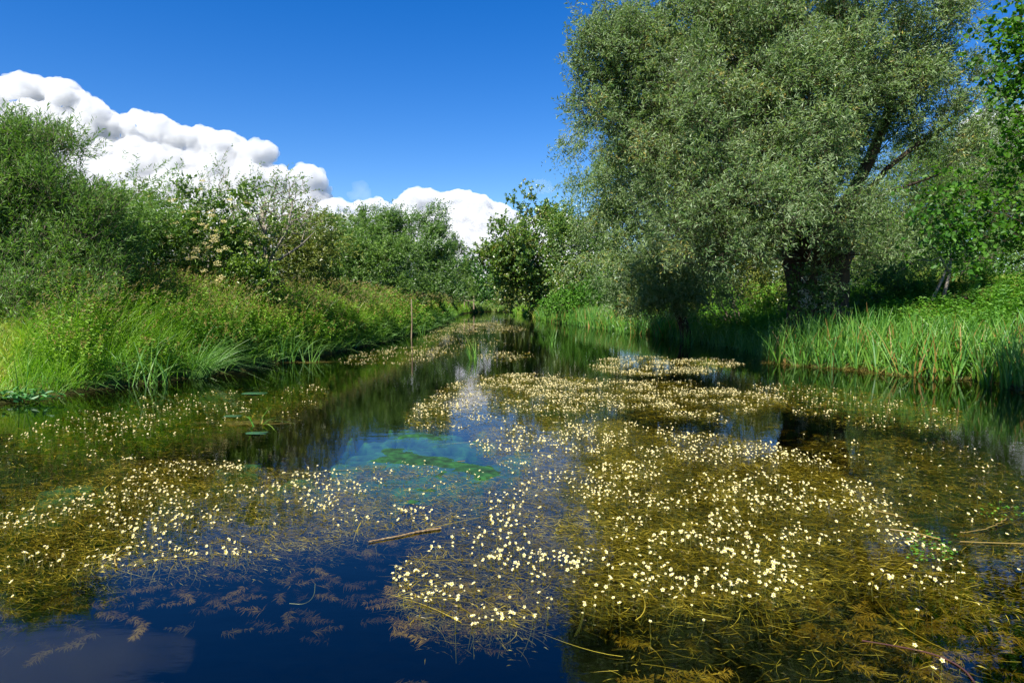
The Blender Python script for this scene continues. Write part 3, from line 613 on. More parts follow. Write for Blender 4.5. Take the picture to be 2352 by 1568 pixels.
tree('forked_sallow', 'small forked tree with two pale bare stems beside the sunny grass', 'tree', gb(2165, 22), lobe_list([(2130, 560, 45, 0, .8), (2190, 570, 50), (2090, 600, 40), (2240, 590, 40), (2150, 630, 30, 0, .6)], 22), M['osier'], M['palebark'], lai=2.0, leaf=(0.1, 0.026), shoot=0.45, m=9, cl_r=0.25, r_tip=0.008,
     trunks=[(np.array([gb(2160, 22, 0.9), D(2170, 670, 22), D(2182, 625, 22), D(2185, 570, 22)]), [.06, .055, .045, .03]), (np.array([gb(2135, 22, 1.0), D(2145, 680, 22), D(2165, 640, 22), D(2180, 600, 22)]), [.055, .05, .04, .02], 0),
             (np.array([D(2182, 630, 22), D(2160, 590, 21.8), D(2135, 555, 21.6)]), [.035, .03, .02], 2)], trunk_name='stems')
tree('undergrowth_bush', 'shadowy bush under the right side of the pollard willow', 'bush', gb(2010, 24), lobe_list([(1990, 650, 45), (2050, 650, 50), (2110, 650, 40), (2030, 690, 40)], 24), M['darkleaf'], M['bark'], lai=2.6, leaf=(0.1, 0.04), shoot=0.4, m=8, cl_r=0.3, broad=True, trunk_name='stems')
tree('undergrowth_bush', 'shadowy bush behind the gap left of the willow bole', 'bush', gb(1700, 28), lobe_list([(1680, 590, 70), (1760, 600, 70), (1620, 620, 55), (1720, 650, 55), (1800, 640, 50)], 29), M['olive'], M['bark'], lai=2.6, leaf=(0.13, 0.05), shoot=0.45, m=8, cl_r=0.35, broad=True, trunk_name='stems')
tree('thicket_bush', 'dense green thicket closing the view behind the young willows', 'bush', gb(2150, 36), lobe_list([(1960, 620, 70), (2040, 610, 75), (2120, 600, 80), (2200, 610, 75), (2290, 600, 80), (2380, 590, 80), (1970, 560, 70), (2050, 550, 70), (2000, 660, 50), (2160, 660, 50), (2330, 650, 50)], 37), M['osier'], M['bark'], lai=3.2, leaf=(0.2, 0.07), shoot=0.7, m=8, cl_r=0.5, trunk_name='stems')
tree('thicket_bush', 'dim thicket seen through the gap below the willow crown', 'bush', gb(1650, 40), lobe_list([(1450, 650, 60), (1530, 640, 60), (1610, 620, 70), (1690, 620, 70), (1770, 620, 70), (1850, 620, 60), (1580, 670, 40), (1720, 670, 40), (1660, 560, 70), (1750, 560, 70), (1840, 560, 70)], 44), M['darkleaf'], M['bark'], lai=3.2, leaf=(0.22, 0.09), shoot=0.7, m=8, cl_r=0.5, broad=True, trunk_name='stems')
# alder reaching in from the right
tree('near_alder', 'alder branches with broad glossy leaves reaching in from the right edge', 'tree', [8.6, 9.2, 0.4], lobe_list([(2368, 60, 45), (2338, 120, 55), (2413, 140, 81), (2358, 195, 49), (2308, 90, 32, 0, .7), (2303, 235, 27, 0, .6), (2458, 60, 108), (2538, 200, 135),
    (2348, 380, 55), (2408, 420, 72), (2260, 370, 45, 0, .7), (2438, 300, 54), (2338, 480, 63), (2210, 430, 36, 0, .7), (2240, 520, 55, 0, .9), (2170, 490, 37, 0, .8), (2130, 475, 22, 0, .6), (2368, 560, 55), (2270, 585, 36, 0, .7), (2488, 520, 90), (2558, 380, 117), (2210, 560, 25, 0, .5), (2638, 0, 144), (2688, 250, 144)], 9.2),
    M['alder'], M['darkbark'], lai=3.2, leaf=(0.072, 0.06), shoot=0.26, m=6, broad=True, shell=0.2, cl_r=0.16, droop=0.25, upw=0.15, wind=(-0.05, 0, 0), spread=0.85, rmin=0.002, r_tip=0.004, step=0.35, up=1.0, twigs=0.9,
    trunks=[(np.array([[8.6, 9.2, 0.2], [8.5, 9.2, 1.6], [8.45, 9.2, 3.0], [8.4, 9.2, 4.6], [8.4, 9.2, 6.4]]), [.2, .17, .15, .1, .05])])

# ------------------------------------------------------------------ bank vegetation
def scatter(n, xr, yr, cond=None):
    x = rnd(n, *xr); y = rnd(n, *yr)
    dl, dr = bank(x, y)
    ok = np.ones(n, bool) if cond is None else cond(x, y, dl, dr)
    x, y = x[ok], y[ok]
    return np.stack([x, y, H(x, y)], -1), dl[ok], dr[ok]
def vis(P, h=1.0, pad=60):
    u, v = project(P); u2, v2 = project(P + [0, 0, h])
    return (P[:, 1] > 1) & (u > -pad) & (u < 2352 + pad)
def up_lean(n, a=0.25, wind=0.12):
    d = rng.normal(size=(n, 3)) * a; d[:, 2] = 1; d[:, 0] += wind; return d

# tall grass along the left bank
g = Geo(); gp = Geo(); gs = Geo()
for (y0_, y1_, n, w_, sc_) in [(9, 17, 100000, 0.013, 1.0), (17, 30, 110000, 0.018, 1.0), (30, 96, 170000, 0.034, 0.95)]:
    P, dl, dr = scatter(n, (-22, -2), (y0_, y1_), lambda x, y, dl, dr: (dl > 0.02) & (dl < 6.5))
    k = vis(P); P = P[k]; dl = dl[k]
    d_ = rnd(len(P)) < np.clip(1.15 - dl / 8, 0.3, 1); P = P[d_]; dl = dl[d_]
    mown = sstep(0, 1.2, -(P[:, 0] + 7.7 + 0.5 * (P[:, 1] - 11))) * (1 - sstep(15.5, 17.5, P[:, 1]))
    tall = (0.25 + 0.75 * sstep(0.1, 2.0, dl)) * (1 - mown) * sstep(10.8, 12, P[:, 1])
    cl = fbm(P[:, 0], P[:, 1], 1.3, 4, 4)
    h = (0.22 + 1.0 * tall) * (0.35 + 1.2 * cl) * rnd(len(P), 0.55, 1.15) * sc_
    var = np.clip(0.25 + 0.55 * cl + rnd(len(P), -.25, .25) + 0.38 * mown, 0, 1)
    g.add(*blades(P, h, w_, up_lean(len(P), 0.34, 0.1), rnd(len(P), 0.05, 0.6), 3, var))
    # flowering stalks
    q = (rnd(len(P)) < 0.035) & (tall > 0.3); Q = P[q]; nq = len(Q)
    hh = rnd(nq, 1.05, 1.7) * (0.75 + 0.25 * tall[q])
    ld = up_lean(nq, 0.12, 0.22)
    gs.add(*blades(Q, hh, w_ * 0.5, ld, rnd(nq, 0.1, 0.3), 3))
    tp = Q + nrm(ld) * hh[:, None] * 0.86
    V, F, A_ = shoots(tp, ld + np.array([0.4, 0, 0]), 0.16, 5, 0.05 * (w_ / .008) ** .5, 0.012 * (w_ / .008) ** .7, spread=0.4, droop=0.5)
    gp.add(V, F, A_)
tag(g.build('tall_grass', M['grass']), 'tall lush grass covering the left bank', 'grass', kind='stuff')
tag(gs.build('grass_stalks', M['tallgrass']), 'thin pale flowering grass stalks on the left bank', 'grass', kind='stuff')
tag(gp.build('seed_heads', M['plume']), 'buff grass seed heads nodding on the left bank', 'seed heads', kind='stuff')

# nettles and herbs on the left bank
g = Geo(); gt = Geo()
for (y0_, y1_, n, L_) in [(12.0, 20, 14000, 0.08), (20, 34, 11000, 0.11), (34, 80, 7000, 0.2)]:
    P, dl, dr = scatter(n, (-22, -3), (y0_, y1_), lambda x, y, dl, dr: (dl > 0.05) & (dl < 7))
    cl = fbm(P[:, 0], P[:, 1], 0.45, 9, 3)
    u, v = project(P)
    k = vis(P) & (cl + 0.30 * sstep(250, 520, u) * (1 - .5 * sstep(650, 900, u)) - 0.1 * (dl < .8) - 0.5 * sstep(0, 1.2, -(P[:, 0] + 7.7 + 0.5 * (P[:, 1] - 11))) * (P[:, 1] < 17) > 0.53); P = P[k]; dl = dl[k]; cl = cl[k]
    m_ = len(P); h = rnd(m_, 0.95, 1.55) * (0.5 + 0.5 * sstep(0.1, 2.0, dl))
    d = up_lean(m_, 0.15, 0.08); var = np.clip(0.5 + (cl - .55) * 2 + rnd(m_, -.25, .25), 0, 1)
    g.add(*shoots(P, d, h, 20, L_, L_ * 0.5, spread=1.0, droop=0.1, broad=False, var=var, up=1.4))
    q = rnd(m_) < 0.75
    gt.add(*shoots(P[q] + nrm(d[q]) * (h[q] * 0.72)[:, None], d[q], h[q] * 0.34, 9, L_ * 0.6, L_ * 0.26, spread=0.7, droop=0.3))
tag(g.build('nettles', M['nettle']), 'bank of leafy nettles growing among the grass on the left', 'nettles', kind='stuff')
tag(gt.build('nettle_tops', M['browntop']), 'brownish flowering tops of the nettles on the left bank', 'nettle tops', kind='stuff')

# overhanging fringe at the left waterline: darker long blades drooping to the water
g = Geo()
P, dl, dr = scatter(26000, (-12, -2), (10, 60), lambda x, y, dl, dr: (dl > -0.12) & (dl < 0.5))
k = vis(P); P = P[k]; y = P[:, 1]
P[:, 2] = np.maximum(P[:, 2], 0.02)
out_ = np.stack([rnd(len(P), 0.2, 1.0), rng.normal(size=len(P)) * 0.3 - 0.15, rnd(len(P), 0.5, 1.4)], -1)
g.add(*blades(P, rnd(len(P), 0.35, 0.8), 0.008 + 0.0009 * y, out_, rnd(len(P), 0.3, 0.9), 4))
tag(g.build('fringe_grass', M['sedge']), 'long grass drooping over the left waterline', 'grass', kind='stuff')

# right bank grass, herbs and shade plants
g = Geo()
for (x_, y_, n, w_, hh) in [((5, 22), (11, 32), 110000, 0.012, 0.55), ((-2, 14), (30, 95), 110000, 0.03, 0.7)]:
    P, dl, dr = scatter(n, x_, y_, lambda x, y, dl, dr: (dr > 0.0) & (dr < 12))
    k = vis(P); P = P[k]; dr = dr[k]; cl = fbm(P[:, 0], P[:, 1], 0.6, 12, 3)
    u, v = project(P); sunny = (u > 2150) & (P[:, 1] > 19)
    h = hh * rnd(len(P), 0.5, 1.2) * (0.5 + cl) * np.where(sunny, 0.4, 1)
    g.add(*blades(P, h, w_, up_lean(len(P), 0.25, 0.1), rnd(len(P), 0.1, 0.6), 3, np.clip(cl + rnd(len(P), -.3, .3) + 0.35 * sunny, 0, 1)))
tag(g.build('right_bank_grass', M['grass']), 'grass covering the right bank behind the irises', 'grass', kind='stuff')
g = Geo()
P, dl, dr = scatter(12000, (5, 20), (13, 34), lambda x, y, dl, dr: (dr > 0.05) & (dr < 9))
cl = fbm(P[:, 0], P[:, 1], 0.5, 21, 3); k = vis(P) & (cl > 0.47); P = P[k]; dr = dr[k]
m_ = len(P)
g.add(*shoots(P, up_lean(m_, 0.2, 0.05), rnd(m_, 0.4, 1.0), 16, 0.095, 0.055, spread=1.0, broad=True, up=1.4))
tag(g.build('bank_herbs', M['bright']), 'leafy herbs and brambles on the right bank under the willow', 'herbs', kind='stuff')
# far meadow fringe seen at the end of the river
g = Geo()
P, dl, dr = scatter(60000, (-14, 8), (88, 112), lambda x, y, dl, dr: (np.maximum(dl, dr) > 0.1))
g.add(*blades(P, rnd(len(P), 0.4, 0.9), 0.05, up_lean(len(P), 0.25, 0.1), rnd(len(P), 0.1, 0.5), 2))
tag(g.build('far_meadow', M['tallgrass']), 'pale sunny grass at the far end of the river', 'grass', kind='stuff')
# far-off wood closing the view
lobes = []
for k in range(110):
    x = rng.uniform(-190, 190); y = rng.uniform(112, 150); r = rng.uniform(2.2, 4.0)
    lobes.append((np.array([x, y, rng.uniform(1.5, 4.2)]), r, 1.0))
T, dT, rT = sample_lobes(lobes, 9000, 0.6); g = Geo()
g.add(*shoots(T, nrm(dT + [0, 0, .5]), 1.0, 7, 0.75, 0.4, broad=False))
tag(g.build('far_wood', M['darkleaf']), 'distant wood closing the view behind the river trees', 'wood', kind='stuff')

# irises on the right bank: fans of blades
def iris_fans(P, hr, wd, g, nb=7, spread=0.16, var0=None):
    n = len(P)
    for k in range(nb):
        a = rng.uniform(0, 2 * math.pi, n); rr = rnd(n, 0, 0.07)
        Q = P + np.stack([np.cos(a) * rr, np.sin(a) * rr, np.zeros(n)], -1)
        d = rng.normal(size=(n, 3)) * spread; d[:, 2] = 1; d[:, 0] += 0.05
        v_ = np.clip((rnd(n) * 0.85 if var0 is None else var0 + rnd(n, -.2, .2)), 0, 1); v_ = np.where(rnd(n) < 0.09, 1.0, np.minimum(v_, 0.86))
        g.add(*blades(Q, rnd(n, *hr), wd * rnd(n, 0.7, 1.25), d, rnd(n, 0.0, 0.22) + (rnd(n) < 0.14) * rnd(n, .3, .9), 4, v_, side=rng.normal(0, 0.7, n)))
g = Geo()
P, dl, dr = scatter(9000, (6, 14), (9, 17.9), lambda x, y, dl, dr: (dr > -0.35) & (dr < 1.6))
P = P[vis(P)]; P[:, 2] = np.maximum(P[:, 2], -0.06)
P = P[rnd(len(P)) < 0.25]
iris_fans(P, (0.6, 1.3), 0.032, g, spread=0.19)
tag(g.build('iris_bed', M['iris']), 'dense bed of sword-leaved irises along the right water edge', 'irises', kind='stuff')
g = Geo()
P, dl, dr = scatter(26000, (6, 14), (9, 17.9), lambda x, y, dl, dr: (dr > -0.5) & (dr < 0.25))
P = P[vis(P) & (fbm(P[:, 0], P[:, 1], 1.5, 77, 3) > .42)]; P[:, 2] = np.maximum(P[:, 2], 0.0); n = len(P)
d = rng.normal(size=(n, 3)) * [1, 1, .2] + [-.3, -.3, .35]
g.add(*blades(P, rnd(n, .12, .5), .018, d, rnd(n, 0, .5), 3))
tag(g.build('reed_litter', M['deadleaf']), 'brown dead leaf litter at the foot of the right bank irises', 'litter', kind='stuff')
g = Geo()
P, dl, dr = scatter(12000, (2, 9), (29, 60), lambda x, y, dl, dr: (dr > -0.5) & (dr < 1.3))
P = P[rnd(len(P)) < np.where(P[:, 1] < 46, 0.6, 0.35)]; P[:, 2] = np.maximum(P[:, 2], -0.06)
iris_fans(P, (0.7, 1.3), 0.04, g, nb=6)
tag(g.build('reed_tuft', M['iris']), 'sunlit reeds at the water edge left of the leaning trunk', 'reeds', kind='stuff')
g = Geo()
P, dl, dr = scatter(700, (6.5, 8.2), (18, 29), lambda x, y, dl, dr: (dr > -0.3) & (dr < 0.6))
iris_fans(P, (0.4, 0.85), 0.02, g, nb=4)
tag(g.build('shade_reeds', M['sedge']), 'sparse shaded reeds below the overhanging willow', 'reeds', kind='stuff')
# irises along the left waterline
def clump(name, label, cat, at, n, hr, wd, spread, mat, lean=(0, 0), rad=0.12, bend=(0.0, 0.25), seg=5, z=None, group=None):
    p = np.array([at[0], at[1], max(float(H(at[0], at[1])), -0.25) if z is None else z])
    a = rnd(n, 0, 2 * math.pi); rr = np.sqrt(rnd(n)) * rad
    Q = p + np.stack([np.cos(a) * rr, np.sin(a) * rr * .7, np.zeros(n)], -1)
    d = rng.normal(size=(n, 3)) * spread; d[:, 2] = 1; d[:, 0] += lean[0]; d[:, 1] += lean[1]
    V, F, A_ = blades(Q, rnd(n, *hr), wd * rnd(n, .7, 1.2), d, rnd(n, *bend), seg, rnd(n, 0, 0.88), side=rng.normal(0, 0.6, n))
    o = mk(name, V - p, F, M[mat], None, A_); o.location = tuple(p)
    return tag(o, label, cat, group)
def gp_(u, v, z=0.0): return G(np.array(u, float), np.array(v, float), z)
clump('sedge_tuft', 'arching sedge tuft fanning out over the water from the left bank', 'sedge', gp_(448, 866) + [0.12, -.1, 0], 170, (0.8, 1.4), 0.016, 0.3, 'sedge', lean=(0.55, -0.1), rad=0.22, bend=(0.2, 0.8), z=0.0)
clump('iris_clump', 'upright irises at the left waterline, first clump right of the sedge tuft', 'iris', gp_(648, 832), 26, (0.6, 1.1), 0.022, 0.12, 'iris', rad=0.35)
clump('iris_clump', 'irises growing from a raft of debris in front of the left bank', 'iris', gp_(708, 832), 16, (0.45, 0.95), 0.022, 0.22, 'iris', rad=0.28)
clump('iris_clump', 'yellowish irises at the left waterline, between the sedge tuft and the mown slope', 'iris', gp_(330, 882), 46, (0.6, 1.15), 0.02, 0.22, 'iris', rad=0.6, bend=(0, .5))
clump('iris_clump', 'slender dark iris blades on the mown slope at the far left', 'iris', gp_(72, 905) + [0, .6, .1], 9, (0.5, 0.8), 0.016, 0.08, 'iris', rad=0.12, z=0.1)
clump('iris_clump', 'tall single iris stalks by the left edge of the picture', 'iris', gp_(18, 925) + [0, .3, .05], 5, (0.6, 0.9), 0.014, 0.05, 'iris', rad=0.08, z=0.05)
clump('water_iris', 'iris clump standing alone in the middle of the river', 'iris', gp_(1090, 826), 17, (0.45, 0.98), 0.024, 0.16, 'iris', rad=0.14, z=-0.15)
clump('water_iris', 'smaller iris sprout in the dark water right of mid river', 'iris', gp_(1270, 792), 9, (0.5, 0.85), 0.024, 0.14, 'iris', rad=0.12, z=-0.15)
clump('water_iris', 'thin bent reed blades between the sprout and the sunlit reeds', 'iris', gp_(1330, 782), 4, (0.4, 0.7), 0.018, 0.25, 'iris', rad=0.35, z=-0.15)
clump('water_iris', 'thin iris blades beside the wooden stake', 'iris', gp_(965, 768), 8, (0.4, 0.9), 0.02, 0.12, 'iris', rad=0.3, z=-0.1)
clump('iris_clump', 'irises under the dark leaves right of the leaning trunk', 'iris', gp_(1583, 792), 14, (0.5, 1.0), 0.024, 0.18, 'iris', rad=0.3, z=-0.1)
# dock leaves at far left waterline
g = Geo(); p0 = gp_(45, 925) + np.array([0, 0.1, 0.05])
Q = p0 + rng.normal(size=(110, 3)) * [0.33, 0.12, 0.06]; Q[:, 2] = np.abs(Q[:, 2] - 0.02) + 0.05
g.add(*leaf_quads(Q, nrm(rng.normal(size=(110, 3)) * [1, 1, .3] + [0.4, -.3, .1]), nrm(rng.normal(size=(110, 3)) * .4 + [0, 0, 1]), rnd(110, .08, .15), rnd(110, .035, .06), True))
o = g.build('leafy_plant', M['dock'], off=p0); o.location = tuple(p0); tag(o, 'broad leaved dark green plant at the left waterline corner', 'plant')
# white blossom beside the bole
bt = gb(1862, 18.6)
root = empty('elder_sapling', bt, 'shaded shrub with white blossom in front of the willow bole', 'shrub')
lb_ = lobe_list([(1862, 655, 45), (1850, 700, 45), (1890, 690, 40), (1830, 730, 35)], 18.4)
T, dT, rT = sample_lobes(lb_, 260, 0.3); g = Geo()
T[:, 2] = np.maximum(T[:, 2], 0.5)
g.add(*shoots(T, nrm(dT + [0, -.2, .3]), 0.3, 8, 0.09, 0.045, broad=True)); g.build('crown', M['darkleaf'], root, bt)
A, par, r, tips = grow([(np.array([bt, bt + [0, 0, .6], bt + [0.05, 0, 1.2]]), [.03, .025, .015])], T[:50]); branch_mesh(A, par, r).build('stems', M['bark'], root, bt)
umbels_at = [(1848, 640), (1885, 640), (1843, 668), (1852, 674), (1860, 684), (1845, 690), (1893, 676), (1870, 700), (1850, 705), (1902, 700)]
for (u, v) in umbels_at:
    p = D(u, v, 17.9); k = 30
    V, F, A_ = leaf_quads(p + rng.normal(size=(k, 3)) * 0.05, rdir(k), rdir(k), 0.045, 0.04)
    mk('flower_head', V - bt, F, M['shadewhite'], root, A_)

# ------------------------------------------------------------------ stake, rails, sticks
M['wood'] = noisemat('weathered_wood', (0.12, 0.085, 0.05), (0.30, 0.23, 0.15), scale=14, bump=0.01, stretch=(1, 1, 0.12))
M['darkwood'] = noisemat('dark_wet_wood', (0.03, 0.022, 0.014), (0.10, 0.07, 0.04), scale=14, bump=0.01)
M['purple'] = noisemat('purple_stem', (0.03, 0.013, 0.012), (0.08, 0.032, 0.028), scale=20)
M['lichen'] = noisemat('lichen_twig', (0.10, 0.06, 0.025), (0.34, 0.30, 0.17), scale=40, bump=0.004, c3=(0.20, 0.13, 0.06))
p = gp_(945, 776); h = np.linspace(-0.6, 1.6, 9)
pts = p + np.stack([0.02 * np.sin(h * 2) + 0.01 * h, 0 * h, h], -1)
V, F = tube(pts, 0.028 * (1 + 0.06 * np.sin(h * 5)), 9)
cap = np.array([[*range(len(V) - 9, len(V))]])
b = mk('wooden_stake', V - p, F, M['wood'], smooth=True); b.location = tuple(p)
top = pts[-1] - p
Vc = np.concatenate([V[-9:] - p, [top + [0.004, 0, 0.03]]]); Fc = np.array([(i, (i + 1) % 9, 9, 9) for i in range(9)])
bm = bmesh.new(); vs_ = [bm.verts.new(c) for c in Vc]
for i in range(9): bm.faces.new((vs_[i], vs_[(i + 1) % 9], vs_[9]))
me = bpy.data.meshes.new('cut_top'); bm.to_mesh(me); bm.free(); me.materials.append(M['wood']); o = bpy.data.objects.new('cut_top', me); COL.objects.link(o); o.parent = b
tag(b, 'weathered wooden stake standing upright in the water by the left bank', 'stake')
def boxv(c, s, g, rz=0.0):
    q = np.array([(x, y, z) for x in (-1, 1) for y in (-1, 1) for z in (-1, 1)], float) * np.array(s) / 2
    ca, sa = math.cos(rz), math.sin(rz); q[:, :2] = q[:, :2] @ np.array([[ca, sa], [-sa, ca]])
    g.add(q + np.array(c), [(0, 1, 3, 2), (4, 6, 7, 5), (0, 4, 5, 1), (2, 3, 7, 6), (0, 2, 6, 4), (1, 5, 7, 3)])
rb = gb(1062, 84)
root = empty('rail_fence', rb, 'small wooden rail fence in the far meadow at the river bend', 'fence')
for dx in (-0.9, 0.25, 1.4):
    g = Geo(); boxv(rb + [dx, 0, 0.65], (0.14, 0.14, 1.7), g); g.build('post', M['wood'], root, rb)
for dz in (0.85, 1.3):
    g = Geo(); boxv(rb + [0.25, -0.1, dz], (2.6, 0.05, 0.14), g); g.build('rail', M['wood'], root, rb)
tt = np.linspace(15, 60, 900); rr_ = D(np.full(900, 2255.), np.full(900, 683.), tt); hit = np.argmax(H(rr_[:, 0], rr_[:, 1]) > rr_[:, 2] - 0.12)
yb_ = tt[hit] if hit > 0 else 24.0; rb = D(np.array(2255.), np.array(683.), yb_); zt = rb[2]; rb[2] = float(H(rb[0], rb[1]))
root = empty('plank_seat', rb, 'low dark plank across the sunny grass on the right bank', 'plank')
g = Geo(); boxv([rb[0], rb[1], zt], (1.15, 0.25, 0.07), g); g.build('board', M['darkwood'], root, rb)
for dx in (-0.4, 0.4):
    g = Geo(); hgt = max(zt - rb[2], 0.16); boxv([rb[0] + dx, rb[1], zt - 0.037 - hgt / 2], (0.1, 0.2, hgt), g); g.build('leg', M['darkwood'], root, rb)
def stalk(name, label, cat, pxs, rad, mat, z=0.006, wig=0.0, sides=6):
    pxs = np.array(pxs, float)
    for _ in range(3):                                   # round the corners
        q_ = np.empty((2 * len(pxs), 2)); q_[0] = pxs[0]; q_[-1] = pxs[-1]
        q_[1:-1:2] = pxs[:-1] * .75 + pxs[1:] * .25; q_[2:-1:2] = pxs[:-1] * .25 + pxs[1:] * .75; pxs = q_
    P = gp_(pxs[:, 0], pxs[:, 1], z)
    f = np.linspace(0, len(P) - 1, len(P)); Q = np.stack([np.interp(f, range(len(P)), P[:, k]) for k in range(3)], -1)
    if wig: Q = Q + rng.normal(size=Q.shape) * wig * [1, 1, .3]
    rr = np.interp(f, [0, len(P) - 1], rad if np.ndim(rad) else [rad, rad * .6])
    V, F = tube(Q, rr, sides); c = Q.mean(0); o = mk(name, V - c, F, M[mat], None, np.full(len(V), rng.uniform()), True); o.location = tuple(c)
    return tag(o, label, cat)
tw = stalk('lichen_branch', 'lichen crusted dead branch floating by the edge of the dark open water', 'branch', [(848, 1243), (890, 1235), (930, 1228), (960, 1220), (1012, 1213)], [.005, .0085], 'lichen', 0.008, 0.002)
stalk('twig', 'thin brown twig lying on the green algae patch', 'twig', [(1003, 1064), (1035, 1061), (1068, 1058)], [.004, .003], 'straw', 0.01)
stalk('bent_stem', 'curled dead stem floating on the left weed mat', 'stem', [(268, 1300), (262, 1282), (275, 1265), (300, 1255)], [.005, .003], 'straw', 0.01)
stalk('long_leaf', 'long green leaf blade floating above the dark water on the left', 'leaf', [(300, 1303), (370, 1277), (450, 1248)], [.0035, .002], 'stem', 0.008)
stalk('drowned_stem', 'pale stem hooked at its tip drifting in the dark water', 'stem', [(665, 1385), (700, 1388), (722, 1370), (724, 1340)], [.0022, .0018], 'stem', -0.004)
stalk('purple_stem', 'dark purple stem trailing across the bottom right corner', 'stem', [(1980, 1470), (2090, 1488), (2160, 1505), (2215, 1535), (2240, 1568)], [.003, .0045], 'purple', 0.004)
stalk('reed_stalk', 'straw coloured reed stalk floating among flowers, slanting down to the right', 'stalk', [(2045, 1215), (2100, 1222), (2160, 1238)], [.004, .006], 'straw', 0.008)
stalk('reed_stalk', 'long straw stalk floating towards the right edge below the branched twig', 'stalk', [(2205, 1243), (2280, 1246), (2352, 1248)], [.004, .004], 'straw', 0.008)
stalk('reed_stalk', 'short reed stalk above the first slanting one on the right mat', 'stalk', [(2010, 1172), (2050, 1180), (2075, 1188)], [.005, .003], 'straw', 0.008)
stalk('forked_twig', 'forked pale twig floating at the right above the straw stalk', 'twig', [(2205, 1222), (2250, 1218), (2290, 1205), (2310, 1190)], [.003, .004], 'straw', 0.012, 0.004)
stalk('grass_stem', 'fine green stem floating along the lower edge of the algae', 'stem', [(640, 1088), (720, 1083), (800, 1078), (880, 1073)], [.002, .002], 'stem', 0.008)
# rotting iris raft on the left water
rp = gp_(555, 975)
root = empty('dead_iris_raft', rp, 'collapsed dead iris leaves floating on the water below the left bank', 'dead leaves')
n = 30; g = Geo()
Q = np.tile(rp + [-0.1, 0, 0.01], (n, 1)) + rng.normal(size=(n, 3)) * [0.28, 0.1, 0.004]
g.add(*blades(Q, rnd(n, 0.2, 0.6), 0.014, np.stack([rnd(n, .5, 1.2), rnd(n, .0, .5), rnd(n, 0.01, 0.06)], -1), 0.02, 3)); g.build('dead_leaves', M['deadleaf'], root, rp)
g = Geo(); Q = np.tile(gp_(600, 975) + [0, 0, 0.0], (7, 1)) + rng.normal(size=(7, 3)) * [.04, .04, .01]
g.add(*blades(Q, rnd(7, .2, .42), .02, rng.normal(size=(7, 3)) * [.5, .4, .1] + [.1, 0, .6], .6, 4)); g.build('live_blades', M['iris'], root, rp)
rp = gp_(690, 832); n = 120
g = Geo(); Q = np.tile(rp + [0, 0, 0.008], (n, 1)) + rng.normal(size=(n, 3)) * [0.45, 0.12, 0.004]
g.add(*blades(Q, rnd(n, 0.15, 0.45), 0.016, np.stack([rng.normal(size=n), rng.normal(size=n) * .3, rnd(n, 0.0, 0.04)], -1), 0.02, 2))
o = g.build('debris_raft', M['deadleaf'], off=rp); o.location = tuple(rp); tag(o, 'low raft of straw coloured debris around the irises by the left bank', 'debris')
# floating leaves
def pad(u, v, su, sv, label):
    p = gp_(u, v, 0.006); a = np.linspace(0.25, 2 * math.pi - 0.25, 22)
    sx_ = su * p[1] / 1568
    V = np.concatenate([[(0, 0, 0.004)], np.stack([np.cos(a) * sx_, np.sin(a) * sx_ * 0.7, 0.002 * np.sin(a * 3)], -1)])
    F = np.array([(0, i, i + 1, i + 1) for i in range(1, 22)])
    bm = bmesh.new(); vs = [bm.verts.new(c) for c in V]
    for i in range(1, 22): bm.faces.new((vs[0], vs[i], vs[i + 1]))
    me = bpy.data.meshes.new('floating_leaf'); bm.to_mesh(me); bm.free(); me.materials.append(M['padleaf'])
    o = bpy.data.objects.new('floating_leaf', me); o.location = tuple(p); COL.objects.link(o); return tag(o, label, 'lily pad')
M['padleaf'] = leafmat('glossy_pad', (0.03, 0.09, 0.04), (0.04, 0.1, 0.05), transl=0.0, gloss=0.35, rough=0.18)
pad(585, 903, 30, 5, 'bluish flat lily pad on dark water below the sedge tuft')
pad(535, 955, 22, 4, 'flat lily pad just above the collapsed iris leaves')
pad(590, 994, 26, 5, 'flat lily pad just below the collapsed iris leaves')

# ------------------------------------------------------------------ algae blankets
def algae(uv, ru, rv, label, seed, zc=-0.015, thr=0.62):
    p = gp_(*uv); e = gp_(uv[0] + ru, uv[1]); f = gp_(uv[0], uv[1] - rv)
    ax, ay = e[0] - p[0], f[1] - p[1]; n = 90
    gx_, gy_ = np.meshgrid(np.linspace(-1.5, 1.5, n), np.linspace(-1.5, 1.5, n)); r_ = np.hypot(gx_, gy_)
    x = gx_ * ax; y = gy_ * ay
    q = (fbm(x, y, 2.4, seed, 5) - .5) * 1.9 + .5 + 0.42 - 0.42 * r_ ** 1.5 + 0.25 * (fbm(x, y, 9.0, seed + 7, 3) - .5)
    z = zc - 0.9 * np.maximum(0, thr - q) + 0.10 * np.minimum(np.maximum(0, q - thr - .1), .3)
    keep = z > -0.42
    V = np.stack([x, y, z], -1).reshape(-1, 3)
    i = (np.arange(n - 1)[:, None] * n + np.arange(n - 1)[None]).ravel(); F = np.stack([i, i + 1, i + n + 1, i + n], -1)
    F = F[keep.ravel()[F].all(1)]; us = np.unique(F); mp_ = np.zeros(len(V), int); mp_[us] = np.arange(len(us))
    o = mk('algae_blanket', V[us], mp_[F], M['algae'], smooth=True); o.location = (p[0], p[1], 0); return tag(o, label, 'algae')
algae((1010, 1048), 150, 48, 'large green algae blanket just under the water left of the main flower mat', 1)
algae((930, 1003), 95, 16, 'dark hump of algae breaking the blue reflection', 2, zc=-0.01)
algae((90, 1140), 120, 30, 'bright green algae patch under the flowers at the left edge', 3)
algae((560, 1080), 60, 12, 'small green algae patch at the upper edge of the left flower mat', 4)
algae((690, 1098), 60, 14, 'small green algae patch below the treetop reflection', 5)

